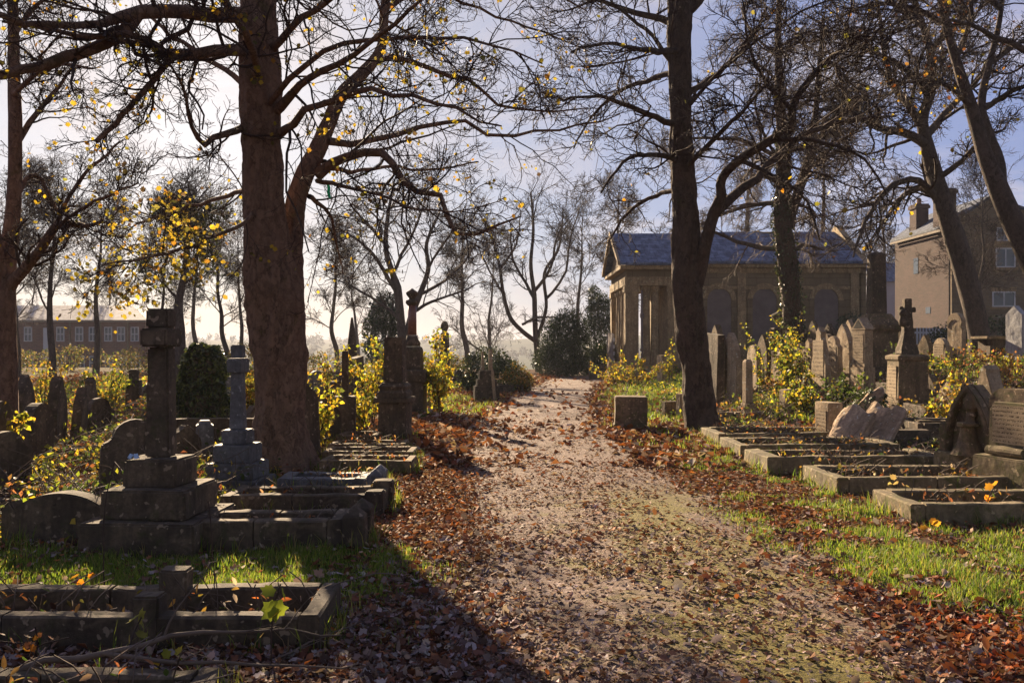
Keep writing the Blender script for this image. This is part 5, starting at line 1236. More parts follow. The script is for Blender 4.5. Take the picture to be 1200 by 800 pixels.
mb = MB(); mb.lathe([(.05, b_ + .382), (.045, b_ + .44), (.06, b_ + .47), (.045, b_ + .5), (.085, b_ + .55), (.1, b_ + .64), (.075, b_ + .7), (.05, b_ + .78)], 14, Matrix.Translation((.03, -.07, 0)) @ Matrix.Diagonal((1.15, .55, 1, 1))); mb.build('drapery', M['brown'], r0, 0, .03, .04, seed=21)
x, Y = gx(1190, 9.35), 9.35; z = Hf(x, Y); k = Y / FPX
r0 = thing('gothic_headstone', 'inscribed round shouldered headstone touching the carved gothic one at the right edge', 'headstone', (x, Y, z), -74, RG)
b_ = zz(535)
MB().box(-.36, .36, -.24, .2, -.15, b_).build('plinth', M['mossy'], r0, .016, .008, .08)
h = zz(454); o = [(-.31, b_ + .002), (.31, b_ + .002), (.31, h - .22)] + arc(.12, h - .2, .19, 5, 85, 8) + arc(-.12, h - .2, .19, 95, 175, 8) + [(-.31, h - .22)]
MB().prism(o, -.06, .12).build('slab', M['brown'], r0, .014, .01, .08, seed=12)
MB().prism([(-.27, b_ + .1), (.27, b_ + .1), (.27, h - .26), (.2, h - .16), (-.2, h - .16), (-.27, h - .26)], -.085, -.062).build('tablet', M['mossy'], r0, .008)
mb = MB(); mb.lathe([(.05, -.24), (.06, 0), (.05, .24)], 12, Matrix.Translation((0, -.14, b_ + .06)) @ Matrix.Rotation(R(90), 4, 'Y')); mb.build('roll', M['mossy'], r0, 0, .008, .08)
lettering(r0, .44, h - .2, b_ + .14, -.088, random.Random(2), 9)
# small low stones
def lowstone(label, px, pyt, Y, w, d, mat, rot=0, group='low stones by the graves', tilt=(0, 0)):
    x = gx(px, Y); z = Hf(x, Y); h = max(.08, CAMZ + (HZ - pyt) * Y / FPX - z)
    cnt[0] += 1
    r0 = thing('low_stone', label, 'stone', (x, Y, z), rot, group, tilt)
    MB().box(-w / 2, w / 2, -d / 2, d / 2, -.12, h).build('block', M[mat], r0, .016, .012, .08, seed=cnt[0])
for a in [('low sunlit stone slab among weeds right of the small pale pillar', 930, 456, 19, .55, .3, 'pale', 10), ('little pale block beside the foot of the leaning tree', 799, 461, 19, .2, .2, 'pale', 20),
          ('long low stone lying left of the leaning tree trunk', 788, 470, 19.5, .45, .2, 'brown', 15), ('pale low block at the corner of the chapel porch nearest the path', 722, 424, 36, .7, .4, 'pale', 5),
          ('dark low block at the path end beside the evergreen bush', 699, 427, 40, .7, .5, 'dark', 0), ('small pale stepped stone before the chapel columns', 779, 416, 34, .5, .4, 'pale', 20),
          ('low pale stone right of the broken rock under the rails', 1092, 492, 14, .5, .2, 'brown', -4), ('mossy low stone on the left verge between the pedestal and the yellow bush', 505, 470, 22, .6, .3, 'mossy', 12),
          ('flat stone lying behind the third grave on the right', 1060, 503, 13.2, .7, .25, 'dark', -12)]:
    lowstone(*a)

# ------------------------------------------------------------------ chapel
CY = 40.0; cx0 = gx(733, CY)
cz = Hf(7, 42)
r0 = thing('chapel', 'small classical stone chapel with a columned porch and blue slate roof beside the path', 'chapel', (cx0, CY, 0), 0)
k = CY / FPX
ze = CAMZ + (HZ - 311) * k; zr = CAMZ + (HZ - 276) * 43 / FPX; zb = -.2
W = 6.2; PL = gx(800, CY) - cx0; TL = gx(1006, CY) - cx0
# porch: corner piers, columns, entablature, pediment
def part(mb, nm, mat, bev=.02, rough=0, smooth=False, label=None): return mb.build(nm, M[mat], r0, bev, rough, .3, smooth, label=label)
zc = ze - .95
for (a, b) in [(0, 0), (0, W - .62), (PL - .7, 0)]:
    mb = MB(); mb.box(a, a + .62, b, b + .62, zb, zc - .3); mb.box(a - .05, a + .67, b - .05, b + .67, zc - .298, zc - .002); mb.box(a - .06, a + .68, b - .06, b + .68, zb, zb + .55); part(mb, 'pier', 'chapel_trim')
def column(x, y):
    mb = MB(); mb.lathe([(.26, zb), (.26, zb + .5), (.21, zb + .6), (.2, zb + 1.5), (.165, zc - .3), (.2, zc - .27), (.24, zc - .15), (.24, zc - .002)], 16, Matrix.Translation((x, y, 0)))
    mb.build('column', M['chapel_trim'], r0, smooth=False)
for y in (1.75, 2.75, 3.75, 4.65): column(.3, y)
for x_ in (1.02, 1.42): column(x_, .3)
mb = MB(); mb.box(-.03, PL, -.03, W + .03, zc, zc + .42); part(mb, 'architrave', 'chapel_trim')
mb = MB(); mb.box(.04, PL, .04, W - .04, zc + .422, zc + .75); part(mb, 'frieze', 'chapel')
mb = MB(); mb.box(-.28, PL + .1, -.28, W + .28, zc + .752, zc + .93); part(mb, 'cornice', 'chapel_trim')
# back wall of the porch with its door
mb = MB(); mb.box(PL - .68, PL - .3, .64, W - .05, zb, zc - .002); part(mb, 'porch_wall', 'chapel_trim')
mb = MB(); mb.box(PL - .72, PL - .685, 2.4, 3.8, zb, zb + 2.9); part(mb, 'door', 'wood')
mb = MB(); yy = W / 2
mb.add([(.02, -.1, zc + .932), (.02, W + .1, zc + .932), (.02, yy, zr - .12), (.3, -.1, zc + .932), (.3, W + .1, zc + .932), (.3, yy, zr - .12)], [(0, 2, 1), (3, 4, 5), (0, 1, 4, 3), (1, 2, 5, 4), (2, 0, 3, 5)]); part(mb, 'pediment', 'chapel', 0)
def gable_roof(name, mat, x0, x1, y0, y1, ze_, zr_, th=.12, label=None):
    yy = (y0 + y1) / 2; mb = MB()
    for s in (0, 1):
        ya, yb = (y0, yy) if s == 0 else (y1, yy)
        mb.add([(x0, ya, ze_), (x1, ya, ze_), (x1, yb, zr_), (x0, yb, zr_), (x0, ya, ze_ + th), (x1, ya, ze_ + th), (x1, yb, zr_ + th), (x0, yb, zr_ + th)],
               [(0, 1, 2, 3), (4, 5, 6, 7), (0, 1, 5, 4), (1, 2, 6, 5), (2, 3, 7, 6), (3, 0, 4, 7)])
    return mb.build(name, M[mat], r0, label=label)
gable_roof('roof', 'slate', -.3, PL + .1, -.36, W + .36, zc + .935, zr)
mb = MB()
for s in (0, 1):
    ya = -.38 if s == 0 else W + .38
    mb.add([(-.42, ya, zc + .93), (-.3, ya, zc + .93), (-.3, yy, zr + .02), (-.42, yy, zr + .02), (-.42, ya, zc + 1.12), (-.3, ya, zc + 1.12), (-.3, yy, zr + .22), (-.42, yy, zr + .22)], [(0, 1, 2, 3), (4, 5, 6, 7), (0, 1, 5, 4), (1, 2, 6, 5), (2, 3, 7, 6), (3, 0, 4, 7)])
part(mb, 'raking_cornice', 'chapel_trim', 0)
# main body
by0, by1 = -.12, W + .12; zt = ze + .12
mb = MB(); mb.box(PL + .05, TL, by0, by1, zb, zt - .5); part(mb, 'wall', 'chapel', .03)
mb = MB(); mb.box(PL - .0, TL + .06, by0 - .06, by1 + .06, zt - .498, zt - .25); mb.box(PL - .05, TL + .22, by0 - .24, by1 + .24, zt - .248, zt - .08); part(mb, 'cornice', 'chapel_trim')
mb = MB(); mb.box(PL + .0, TL + .05, by0 - .05, by1 + .05, zb, .85); part(mb, 'base_course', 'chapel_trim')
mb = MB(); mb.box(PL + .0, TL + .03, by0 - .04, by0 - .002, zt - 1.25, zt - 1.1); part(mb, 'string_course', 'chapel_trim', .01)
gable_roof('roof', 'slate', PL + .104, TL + .05, by0 - .3, by1 + .3, zt - .078, zr + .08)
mb = MB(); mb.add([(TL + .052, by0 - .36, zt - .07), (TL + .052, by1 + .36, zt - .07), (TL + .052, W / 2, zr + .55), (TL + .35, by0 - .36, zt - .07), (TL + .35, by1 + .36, zt - .07), (TL + .35, W / 2, zr + .55)], [(0, 2, 1), (3, 4, 5), (0, 1, 4, 3), (1, 2, 5, 4), (2, 0, 3, 5)]); part(mb, 'gable_parapet', 'chapel_trim', 0)
mb = MB(); mb.box(TL + .053, TL + .3, by0 - .05, by1 + .05, zb, zt - .072); part(mb, 'end_wall', 'chapel')
for px_ in (842, 895, 967):
    xc = gx(px_, CY) - cx0; w = .56; z0_ = 1.25; z1_ = CAMZ + (HZ - 352) * k
    o = [(xc - w, z0_), (xc + w, z0_)] + arc(xc, z1_, w, 0, 180, 14)
    p = MB().prism(o, by0 - .012, by0 - .003).build('blind_window', M['board'], r0)
    ro = arc(xc, z1_, w + .24, 0, 180, 16) + list(reversed(arc(xc, z1_, w + .004, 0, 180, 16)))
    MB().prism(ro, by0 - .055, by0 - .002).build('arch_moulding', M['chapel_trim'], p)
    mb = MB(); mb.box(xc - w - .24, xc - w - .004, by0 - .05, by0 - .002, z0_, z1_ - .03); mb.box(xc + w + .004, xc + w + .24, by0 - .05, by0 - .002, z0_, z1_ - .03); mb.box(xc - w - .29, xc - w - .004, by0 - .07, by0 - .002, z1_ - .027, z1_ + .1)
    mb.build('jamb', M['chapel'], p); MB().box(xc - w - .25, xc + w + .25, by0 - .1, by0 - .002, z0_ - .14, z0_ - .004).build('sill', M['chapel_trim'], p)
for px_ in (868, 931, 1000): 
    xc = gx(px_, CY) - cx0; MB().box(xc - .2, xc + .2, by0 - .09, by0 - .002, .86, zt - .502).build('pilaster', M['chapel_trim'], r0, .01)
# boards shutting the porch front, with a slatted gap
bx = cx0 - .5
r0b = thing('board_hoarding', 'grey vertical board hoarding with a white slatted strip across the chapel porch front', 'hoarding', (bx, CY, Hf(bx, CY)), 0)
for i in range(8): MB().box(-.02, .02, .35 + i * .36, .35 + i * .36 + .34, -.1, 2.1 + .03 * (i % 3)).build('board', M['board'], r0b)
for i in range(5): MB().box(-.03, .0, -.02, .33, .45 + i * .32, .62 + i * .32).build('slat', M['wpaint'], r0b)
MB().box(-.05, -.031, -.05, 0, -.1, 2.05).build('post', M['wood'], r0b); MB().box(-.05, -.031, .31, .36, -.1, 2.05).build('post', M['wood'], r0b)
bx = gx(756, 38.6); 
dp = thing('drain_pipe', 'thin pale downpipe standing before the chapel porch opening', 'pipe', (bx, 39.55, Hf(bx, 39.5)), 0)
MB().lathe([(.055, -.05), (.055, 2.7), (.09, 2.72), (.09, 2.9), (.05, 2.92), (.05, 4.0)], 10).build('pipe', M['board'], dp, smooth=False)
MB().box(-.08, .08, -.06, .06, 1.2, 1.28).build('bracket', M['wood'], dp)

# ------------------------------------------------------------------ house on the right
HY = 50.0; hx = gx(1117, HY); hz = Hf(hx, HY)
r0 = thing('stone_house', 'tall gabled gritstone house with two chimney stacks at the right edge', 'house', (hx, HY, 0), 0)
k = HY / FPX; zb = -.5
ze = CAMZ + (HZ - 262) * k; za = CAMZ + (HZ - 232) * k; ax = gx(1160, HY) - hx; wx = 6.0; zr_ = za - (wx - ax) * .36
D = 7.6
mb = MB(); mb.prism([(.0, zb), (wx, zb), (wx, zr_), (ax, za), (.0, ze)], 0, .3)
mb.build('gable_wall', M['gritstone'], r0)
MB().box(.002, .3, .302, D, zb, ze - .02).build('side_wall', M['redstone'], r0)
MB().box(.302, wx, D - .3, D - .002, zb, zr_ - .2).build('rear_wall', M['redstone'], r0)
def slope(nm, x0, z0, x1, z1, th=.16):
    mb = MB(); y0, y1 = -.12, D + .15
    mb.add([(x0, y0, z0), (x1, y0, z1), (x1, y1, z1), (x0, y1, z0), (x0, y0, z0 + th), (x1, y0, z1 + th), (x1, y1, z1 + th), (x0, y1, z0 + th)], [(0, 1, 2, 3), (4, 5, 6, 7), (0, 1, 5, 4), (1, 2, 6, 5), (2, 3, 7, 6), (3, 0, 4, 7)])
    return mb.build(nm, M['slate_side'], r0)
sl = (za - ze) / ax
rf = slope('roof', -.25, ze - .25 * sl + .01, ax, za + .01); slope('roof', ax + .002, za + .01, wx + .2, zr_ - .08)
MB().box(-.3, -.26, -.1, D + .1, ze - .35, ze - .2).build('gutter', M['wood'], r0, .01)
def chimney(px, Yc, pt, pb, w):
    x = gx(px, Yc) - hx; y = Yc - HY; kk = Yc / FPX; z1 = CAMZ + (HZ - pt) * kk; z0 = CAMZ + (HZ - pb) * kk - .6
    mb = MB(); mb.box(x - w / 2, x + w / 2, y - .45, y + .45, z0, z1 - .3); mb.box(x - w / 2 - .08, x + w / 2 + .08, y - .53, y + .53, z1 - .298, z1 - .1); mb.box(x - w / 2 - .02, x + w / 2 + .02, y - .47, y + .47, z1 - .098, z1)
    c = mb.build('chimney', M['redstone'], r0)
    for s in (-.22, .22): MB().lathe([(.13, z1 + .002), (.11, z1 + .3), (.14, z1 + .34), (.1, z1 + .4)], 10, Matrix.Translation((x + s * .6, y + s, 0))).build('chimney_pot', M['pot'], c)
chimney(1077, 55.5, 240, 275, .8); chimney(1107, 51.5, 222, 262, .95)
def house_window(px, pt, pb, wpx, arch=False):
    x = gx(px, HY) - hx; w = wpx * k; z1 = CAMZ + (HZ - pt) * k; z0 = CAMZ + (HZ - pb) * k
    o = MB().box(x - w / 2, x + w / 2, -.03, -.004, z0, z1).build('window', M['glass'], r0)
    mb = MB(); f = .07
    for a in [(x - w / 2 - f, x - w / 2 - .003, z0 - f, z1 + f), (x + w / 2 + .003, x + w / 2 + f, z0 - f, z1 + f), (x - w / 2, x + w / 2, z1 + .003, z1 + f), (x - w / 2, x + w / 2, z0 - f, z0 - .003), (x - .03, x + .03, z0, z1)]:
        mb.box(a[0], a[1], -.06, -.034 if a[1] - a[0] == .06 else -.003, a[2], a[3])
    mb.build('frame', M['wpaint'], o)
    MB().box(x - w / 2 - .2, x + w / 2 + .2, -.12, -.003, z0 - f - .16, z0 - f - .004).build('sill', M['chapel_trim'], o); MB().box(x - w / 2 - .15, x + w / 2 + .15, -.045, -.003, z1 + f + .004, z1 + f + .26).build('lintel', M['chapel_trim'], o)
house_window(1178, 292, 312, 20); house_window(1176, 343, 358, 24); house_window(1176, 268, 281, 14)
for y_, z0_, z1_ in [(4.6, 6.2, 7.2), (3.0, 3.6, 4.0)]: MB().box(-.02, -.003, y_ - .3, y_ + .3, z0_, z1_).build('window', M['glass'], r0)
MB().lathe([(.06, .5), (.06, ze - .3)], 8, Matrix.Translation((-.09, .25, 0))).build('downpipe', M['wood'], r0)
# small blue roofed house behind
x, Y = gx(1043, 66), 66; z = Hf(x, Y); k = Y / FPX
r0 = thing('small_house', 'small pale blue house with a slate roof between the column monument and the stone house', 'house', (x, Y, 0), 0)
MB().box(-1.2, 1.3, 0, 4, z - .5, zz(330) + z).build('wall', M['render'], r0)
mb = MB(); a, b = zz(330) + z, zz(305) + z
mb.add([(-1.4, -.2, a), (1.5, -.2, a), (1.5, 2, b), (-1.4, 2, b), (1.5, 4.2, a), (-1.4, 4.2, a)], [(0, 1, 2, 3), (3, 2, 4, 5), (0, 3, 5), (1, 4, 2), (0, 5, 4, 1)]); mb.build('roof', M['slate'], r0)
w_ = MB().box(.55, 1.15, -.03, -.004, 4.2, 5.4).build('window', M['glass'], r0)
mb = MB(); mb.box(.48, .547, -.05, -.004, 4.13, 5.47); mb.box(1.153, 1.22, -.05, -.004, 4.13, 5.47); mb.box(.55, 1.15, -.05, -.004, 5.403, 5.47); mb.box(.55, 1.15, -.05, -.004, 4.13, 4.197); mb.build('frame', M['wpaint'], w_)
# picket fence
x, Y = gx(1074, 36), 36; z = Hf(x + .8, Y)
r0 = thing('picket_fence', 'short grey white picket fence below the stone house wall', 'fence', (x, Y, z), 0)
for i in range(14): MB().prism([(i * .13, -.1), (i * .13 + .07, -.1), (i * .13 + .07, 1.05), (i * .13 + .035, 1.12), (i * .13, 1.05)], 0, .02).build('picket', M['wpaint'], r0)
for h_ in (.3, .85): MB().box(-.05, 1.9, .022, .06, h_, h_ + .08).build('rail', M['wpaint'], r0)
x, Y = gx(1112, 37), 37
r0 = thing('boundary_wall', 'dark stone boundary wall running below the gabled house', 'wall', (x, 37.5, Hf(x, 37.5)), 0)
MB().box(-2.8, 12, -.2, .2, -.5, 1.0).build('wall', M['gritstone'], r0); MB().box(-2.85, 12.05, -.26, .26, 1.002, 1.12).build('coping', M['dark'], r0, .02)
# brick terrace on the far left
TY = 85.0; tx = gx(18, TY); k = TY / FPX
r0 = thing('brick_terrace', 'long two storey brick terrace with a frosted slate roof far behind the left graves', 'building', (tx, TY, 0), 0)
Lx = gx(170, TY) - tx; z0 = -2.5; ze = CAMZ + (HZ - 377) * k; zr_ = CAMZ + (HZ - 358) * (TY + 4.5) / FPX
MB().box(-14, Lx, 0, 9, z0, ze).build('wall', M['brick'], r0)
MB().box(-14.1, Lx + .1, -.12, 9.1, ze + .002, ze + .16).build('eaves', M['wpaint'], r0)
mb = MB(); mb.add([(-14.4, -.5, ze + .17), (Lx + .5, -.5, ze + .17), (Lx + .5, 9.5, ze + .17), (-14.4, 9.5, ze + .17), (-14.4, 4.5, zr_), (Lx - 3.2, 4.5, zr_)], [(0, 1, 5, 4), (1, 2, 5), (2, 3, 4, 5), (3, 0, 4), (0, 3, 2, 1)]); mb.build('roof', M['slate_far'], r0)
def twin(x, za_, zb_, w):
    o = MB().box(x - w / 2, x + w / 2, -.02, -.004, za_, zb_).build('window', M['glass'], r0)
    mb = MB(); f = .09
    mb.box(x - w / 2 - f, x - w / 2 - .003, -.06, -.003, za_ - f, zb_ + f); mb.box(x + w / 2 + .003, x + w / 2 + f, -.06, -.003, za_ - f, zb_ + f); mb.box(x - w / 2, x + w / 2, -.06, -.003, zb_ + .003, zb_ + f); mb.box(x - w / 2, x + w / 2, -.06, -.003, za_ - f, za_ - .003)
    mb.box(x - .04, x + .04, -.05, -.024, za_, zb_); mb.box(x - w / 2, x - .045, -.05, -.024, (za_ + zb_) / 2 - .04, (za_ + zb_) / 2 + .04); mb.box(x + .045, x + w / 2, -.05, -.024, (za_ + zb_) / 2 - .04, (za_ + zb_) / 2 + .04)
    mb.build('frame', M['wpaint'], o)
for px_ in (-60, -30, 5, 33, 71, 93, 109, 127, 142, 158):
    x = gx(px_, TY) - tx
    twin(x, CAMZ + (HZ - 399) * k, CAMZ + (HZ - 384) * k, .62); twin(x + .1, CAMZ + (HZ - 432) * k, CAMZ + (HZ - 418) * k, .72)
for px_ in (82, 118, 150, 20): MB().box(gx(px_, TY) - tx - .06, gx(px_, TY) - tx + .06, -.1, -.003, -2, ze - .02).build('downpipe', M['wood'], r0)
MB().box(gx(55, TY) - tx - .35, gx(55, TY) - tx + .35, -.05, -.004, CAMZ + (HZ - 422) * k, CAMZ + (HZ - 384) * k).build('stair_window', M['wpaint'], r0)
# teal ribbon hanging from the sycamore fork
p = at(383, 214, 11.4)
r0 = thing('ribbon', 'teal ribbon dangling from the sycamore fork', 'ribbon', tuple(p))
rb = np.array([[0, 0, .03], [.012, 0, -.02], [.03, -.01, -.07], [.02, 0, -.13], [.035, .01, -.2]])
V = []; 
for q in rb: V += [q + [-.02, 0, 0], q + [.02, .008, 0], q + [.02, .011, 0], q + [-.02, .003, 0]]
F = []
for i in range(4):
    for j in range(4): F.append((4 * i + j, 4 * i + (j + 1) % 4, 4 * i + 4 + (j + 1) % 4, 4 * i + 4 + j))
base_obj('strip', npmesh('strip', np.array(V), [np.array(F)], M['teal'], tint=np.tile([.03, .3, .26], (20, 1))), r0)
# ------------------------------------------------------------------ ground litter
rg = np.random.default_rng(99)
BRN = [(.2, .075, .04), (.14, .055, .03), (.26, .11, .05), (.3, .19, .13), (.09, .042, .028), (.4, .3, .25), (.34, .11, .035)]
BW = [.2, .2, .15, .16, .15, .08, .06]
fl = Cloud()
def dens(x, y, verge=True):
    l, r = pleft(y), pright(y)
    d = np.where(x < l, np.exp(-((l - x) / 1.1) ** 2) * 1.0 + .35, np.where(x > r, np.exp(-((x - r) / .75) ** 2) * 1.0 + .3, 0))
    w = np.clip((x - l) / (r - l), 0, 1)
    d = np.where((x >= l) & (x <= r), .02 + .7 * np.exp(-(w / .1) ** 2) + .75 * np.exp(-((1 - w) / .09) ** 2) + .07 * (vn(x, y, 1.1, 43) > .62), d)
    g = grassw(x, y)
    return d * (1 - .85 * g) * (.35 + 1.1 * vn(x, y, .5, 41))
def scatter(n, x0, x1, y0, y1, f, power=1.6):
    """random points, nearer ones more often"""
    u = rg.uniform(0, 1, n)
    y = (y0 ** (1 - power) + u * (y1 ** (1 - power) - y0 ** (1 - power))) ** (1 / (1 - power))
    x = rg.uniform(x0, x1, n) 
    m = np.abs(x / np.maximum(y, .1)) < .72
    x, y = x[m], y[m]
    k = rg.uniform(0, 1, len(x)) < f(x, y)
    return x[k], y[k]
x, y = scatter(300000, -6, 6.5, 2.9, 12, dens, 1.9)
n = len(x); print('near leaves', n)
P = np.stack([x, y, Hp(x, y) + rg.uniform(.004, .03, n)], -1)
near = y < 8
frost = [(.27, .21, .2), (.2, .14, .125), (.33, .27, .27), (.17, .075, .045), (.1, .055, .042), (.08, .045, .035)]
tl = .3
cl = palette(rg, near.sum(), BRN, BW, .35); red = palette(rg, near.sum(), [(.4, .1, .035), (.3, .07, .03), (.22, .06, .03), (.45, .16, .05)], None, .3)
rp = (rg.uniform(0, 1, near.sum()) < .6 * sm((P[near][:, 0] - 1.9) / .8) * sm((6.2 - P[near][:, 1]) / 1.5))[:, None]; cl = np.where(rp, red, cl); fr = palette(rg, near.sum(), frost, None, .3)
pick = (rg.uniform(0, 1, near.sum()) < np.where(P[near][:, 0] < 1.2, .75, .3) * sm((7.2 - P[near][:, 1]) / 1.5 + .15))[:, None]
cc = np.where(pick, fr, cl); Pn = P[near]; kind = rg.uniform(0, 1, len(Pn)); szs = rg.uniform(.022, .062, len(Pn)) * np.where(rg.uniform(0, 1, len(Pn)) < .12, 1.5, 1)
for lo, hi, sh, tl in ((0, .45, MAPLE, .45), (.45, .75, LANCE, .5), (.75, 1.01, KITE, .4)):
    q = (kind >= lo) & (kind < hi); fl.add(*leafgeo(Pn[q], szs[q], rg, sh, tl, cc[q], 0, (-1.5, 3.4)))
fl.add(*leafgeo(P[~near], rg.uniform(.045, .085, (~near).sum()), rg, LANCE, .36, palette(rg, (~near).sum(), BRN, BW, .35), 0, (.5, 3)))
x, y = scatter(260000, -22, 24, 11, 46, dens, 1.5)
n = len(x); print('far leaves', n)
P = np.stack([x, y, Hp(x, y) + rg.uniform(.005, .04, n)], -1)
fl.add(*leafgeo(P, rg.uniform(.08, .15, n) * (1 + y / 60), rg, KITE, .4, palette(rg, n, BRN, BW, .3), 0, (.5, 3)))
o = fl.build('fallen_leaves', M['litter']); o['kind'] = 'stuff'
def mossw(x, y): return np.exp(-((x - 1.4) / .5) ** 2) * sm((10 - y) / 2) * sm((vn(x, y, .7, 81) - .25) / .3)
# trodden crumbs of leaf and grit on the path
fl = Cloud()
x, y = scatter(120000, -2, 4, 2.9, 20, lambda x, y: ((x > pleft(y)) & (x < pright(y))) * (.15 + .8 * vn(x, y, .4, 51)) * (1 - .75 * mossw(x, y)), 1.9)
n = len(x); print('crumbs', n)
P = np.stack([x, y, Hp(x, y) + rg.uniform(.001, .008, n)], -1)
fl.add(*leafgeo(P, rg.uniform(.012, .052, n), rg, KITE, .4, palette(rg, n, [(.32, .22, .185), (.21, .135, .105), (.12, .07, .05), (.52, .41, .37), (.19, .09, .055)], [.26, .27, .23, .12, .12], .3), 0, (.3, 2)))
o = fl.build('trodden_leaves', M['litter']); o['kind'] = 'stuff'
# grass
def blades(x, y, h, cols, w=None, wid=.004):
    n = len(x); z = H(x, y)
    a = rg.uniform(0, 2 * np.pi, n); ln = rg.uniform(.1, .75, n) * h
    hh = h * rg.uniform(.5, 1.2, n)
    d = np.stack([np.cos(a), np.sin(a), 0 * a], -1); s = np.stack([-np.sin(a), np.cos(a), 0 * a], -1)
    b = np.stack([x, y, z - .01], -1); up = np.array([0, 0, 1.0])
    W = (wid * rg.uniform(.7, 1.5, n))[:, None]
    m1 = b + up * (hh * .55)[:, None] + d * (ln * .3)[:, None]; tp = b + up * hh[:, None] + d * ln[:, None]
    V = np.stack([b - s * W, b + s * W, m1 + s * W * .8, m1 - s * W * .8, tp], 1).reshape(-1, 3)
    i = np.arange(n)[:, None] * 5
    return V, np.concatenate([i + np.array([[0, 1, 2]]), i + np.array([[0, 2, 3]]), i + np.array([[3, 2, 4]])]), np.repeat(palette(rg, n, cols, w, .3), 5, 0)
GC = [(.125, .19, .028), (.19, .235, .033), (.075, .125, .022), (.29, .26, .07), (.25, .18, .09)]
gr = Cloud()
x, y = scatter(620000, -5, 7, 3.6, 13, lambda x, y: grassw(x, y) ** 1.6 * .75, 1.8); print('grass', len(x))
gr.add(*blades(x, y, .03 + .07 * vn(x, y, .3, 61) * rg.uniform(.6, 1.3, len(x)), GC, [.34, .3, .2, .1, .06], .0028))
x, y = scatter(150000, -14, 18, 13, 38, lambda x, y: grassw(x, y) ** 1.4 * .8, 1.4); print('grass far', len(x))
gr.add(*blades(x, y, .09 + .1 * vn(x, y, .5, 62), GC, [.3, .36, .12, .16, .06], .008))
o = gr.build('grass', M['grass']); o['kind'] = 'stuff'
# weeds, brambles and dry stalks between the graves
def in_grave_area(x, y):
    l, r = pleft(y), pright(y)
    g = np.where(x < l, sm((l - x - 1.9) / .8) * (y > 7.0), sm((x - r - 1.5) / .8) * (y > 9.5))
    return g * (1 - .6 * grassw(x, y)) * (.15 + 1.1 * vn(x, y, 1.3, 71))
gc = Cloud(); st = []; 
x, y = scatter(9500, -16, 19, 7.0, 40, in_grave_area, 1.01); print('weed clumps', len(x))
for i in range(len(x)):
    d = y[i]; m = rg.integers(14, 34); h = rg.uniform(.1, .42) * (1.15 if x[i] > 0 else 1) * (.45 if (x[i] > 0 and d < 14.5) else 1)
    z = Hf(x[i], d); kind = rg.random() + (.2 if x[i] > 0 and d < 15 else 0)
    cols = (GRN + YLG[:3]) if kind < .42 else ((OCH + BRN[:3]) if kind < .75 else (GRN + DKG))
    P = np.stack([x[i] + rg.normal(size=m) * .16, d + rg.normal(size=m) * .16, z + rg.uniform(.02, 1, m) * h], -1)
    gc.add(*leafgeo(P, rg.uniform(.03, .07, m) * (1 + d / 35), rg, KITE, .9, palette(rg, m, cols), .2))
    if d < 22:
        for j in range(5):
            st.append(np.array([[x[i] + rg.normal() * .1, d + rg.normal() * .1, z - .03, .003], [x[i] + rg.normal() * .14, d + rg.normal() * .14, z + h * .6, .0028], [x[i] + rg.normal() * .2, d + rg.normal() * .2, z + h * rg.uniform(.8, 1.5), .002]]))
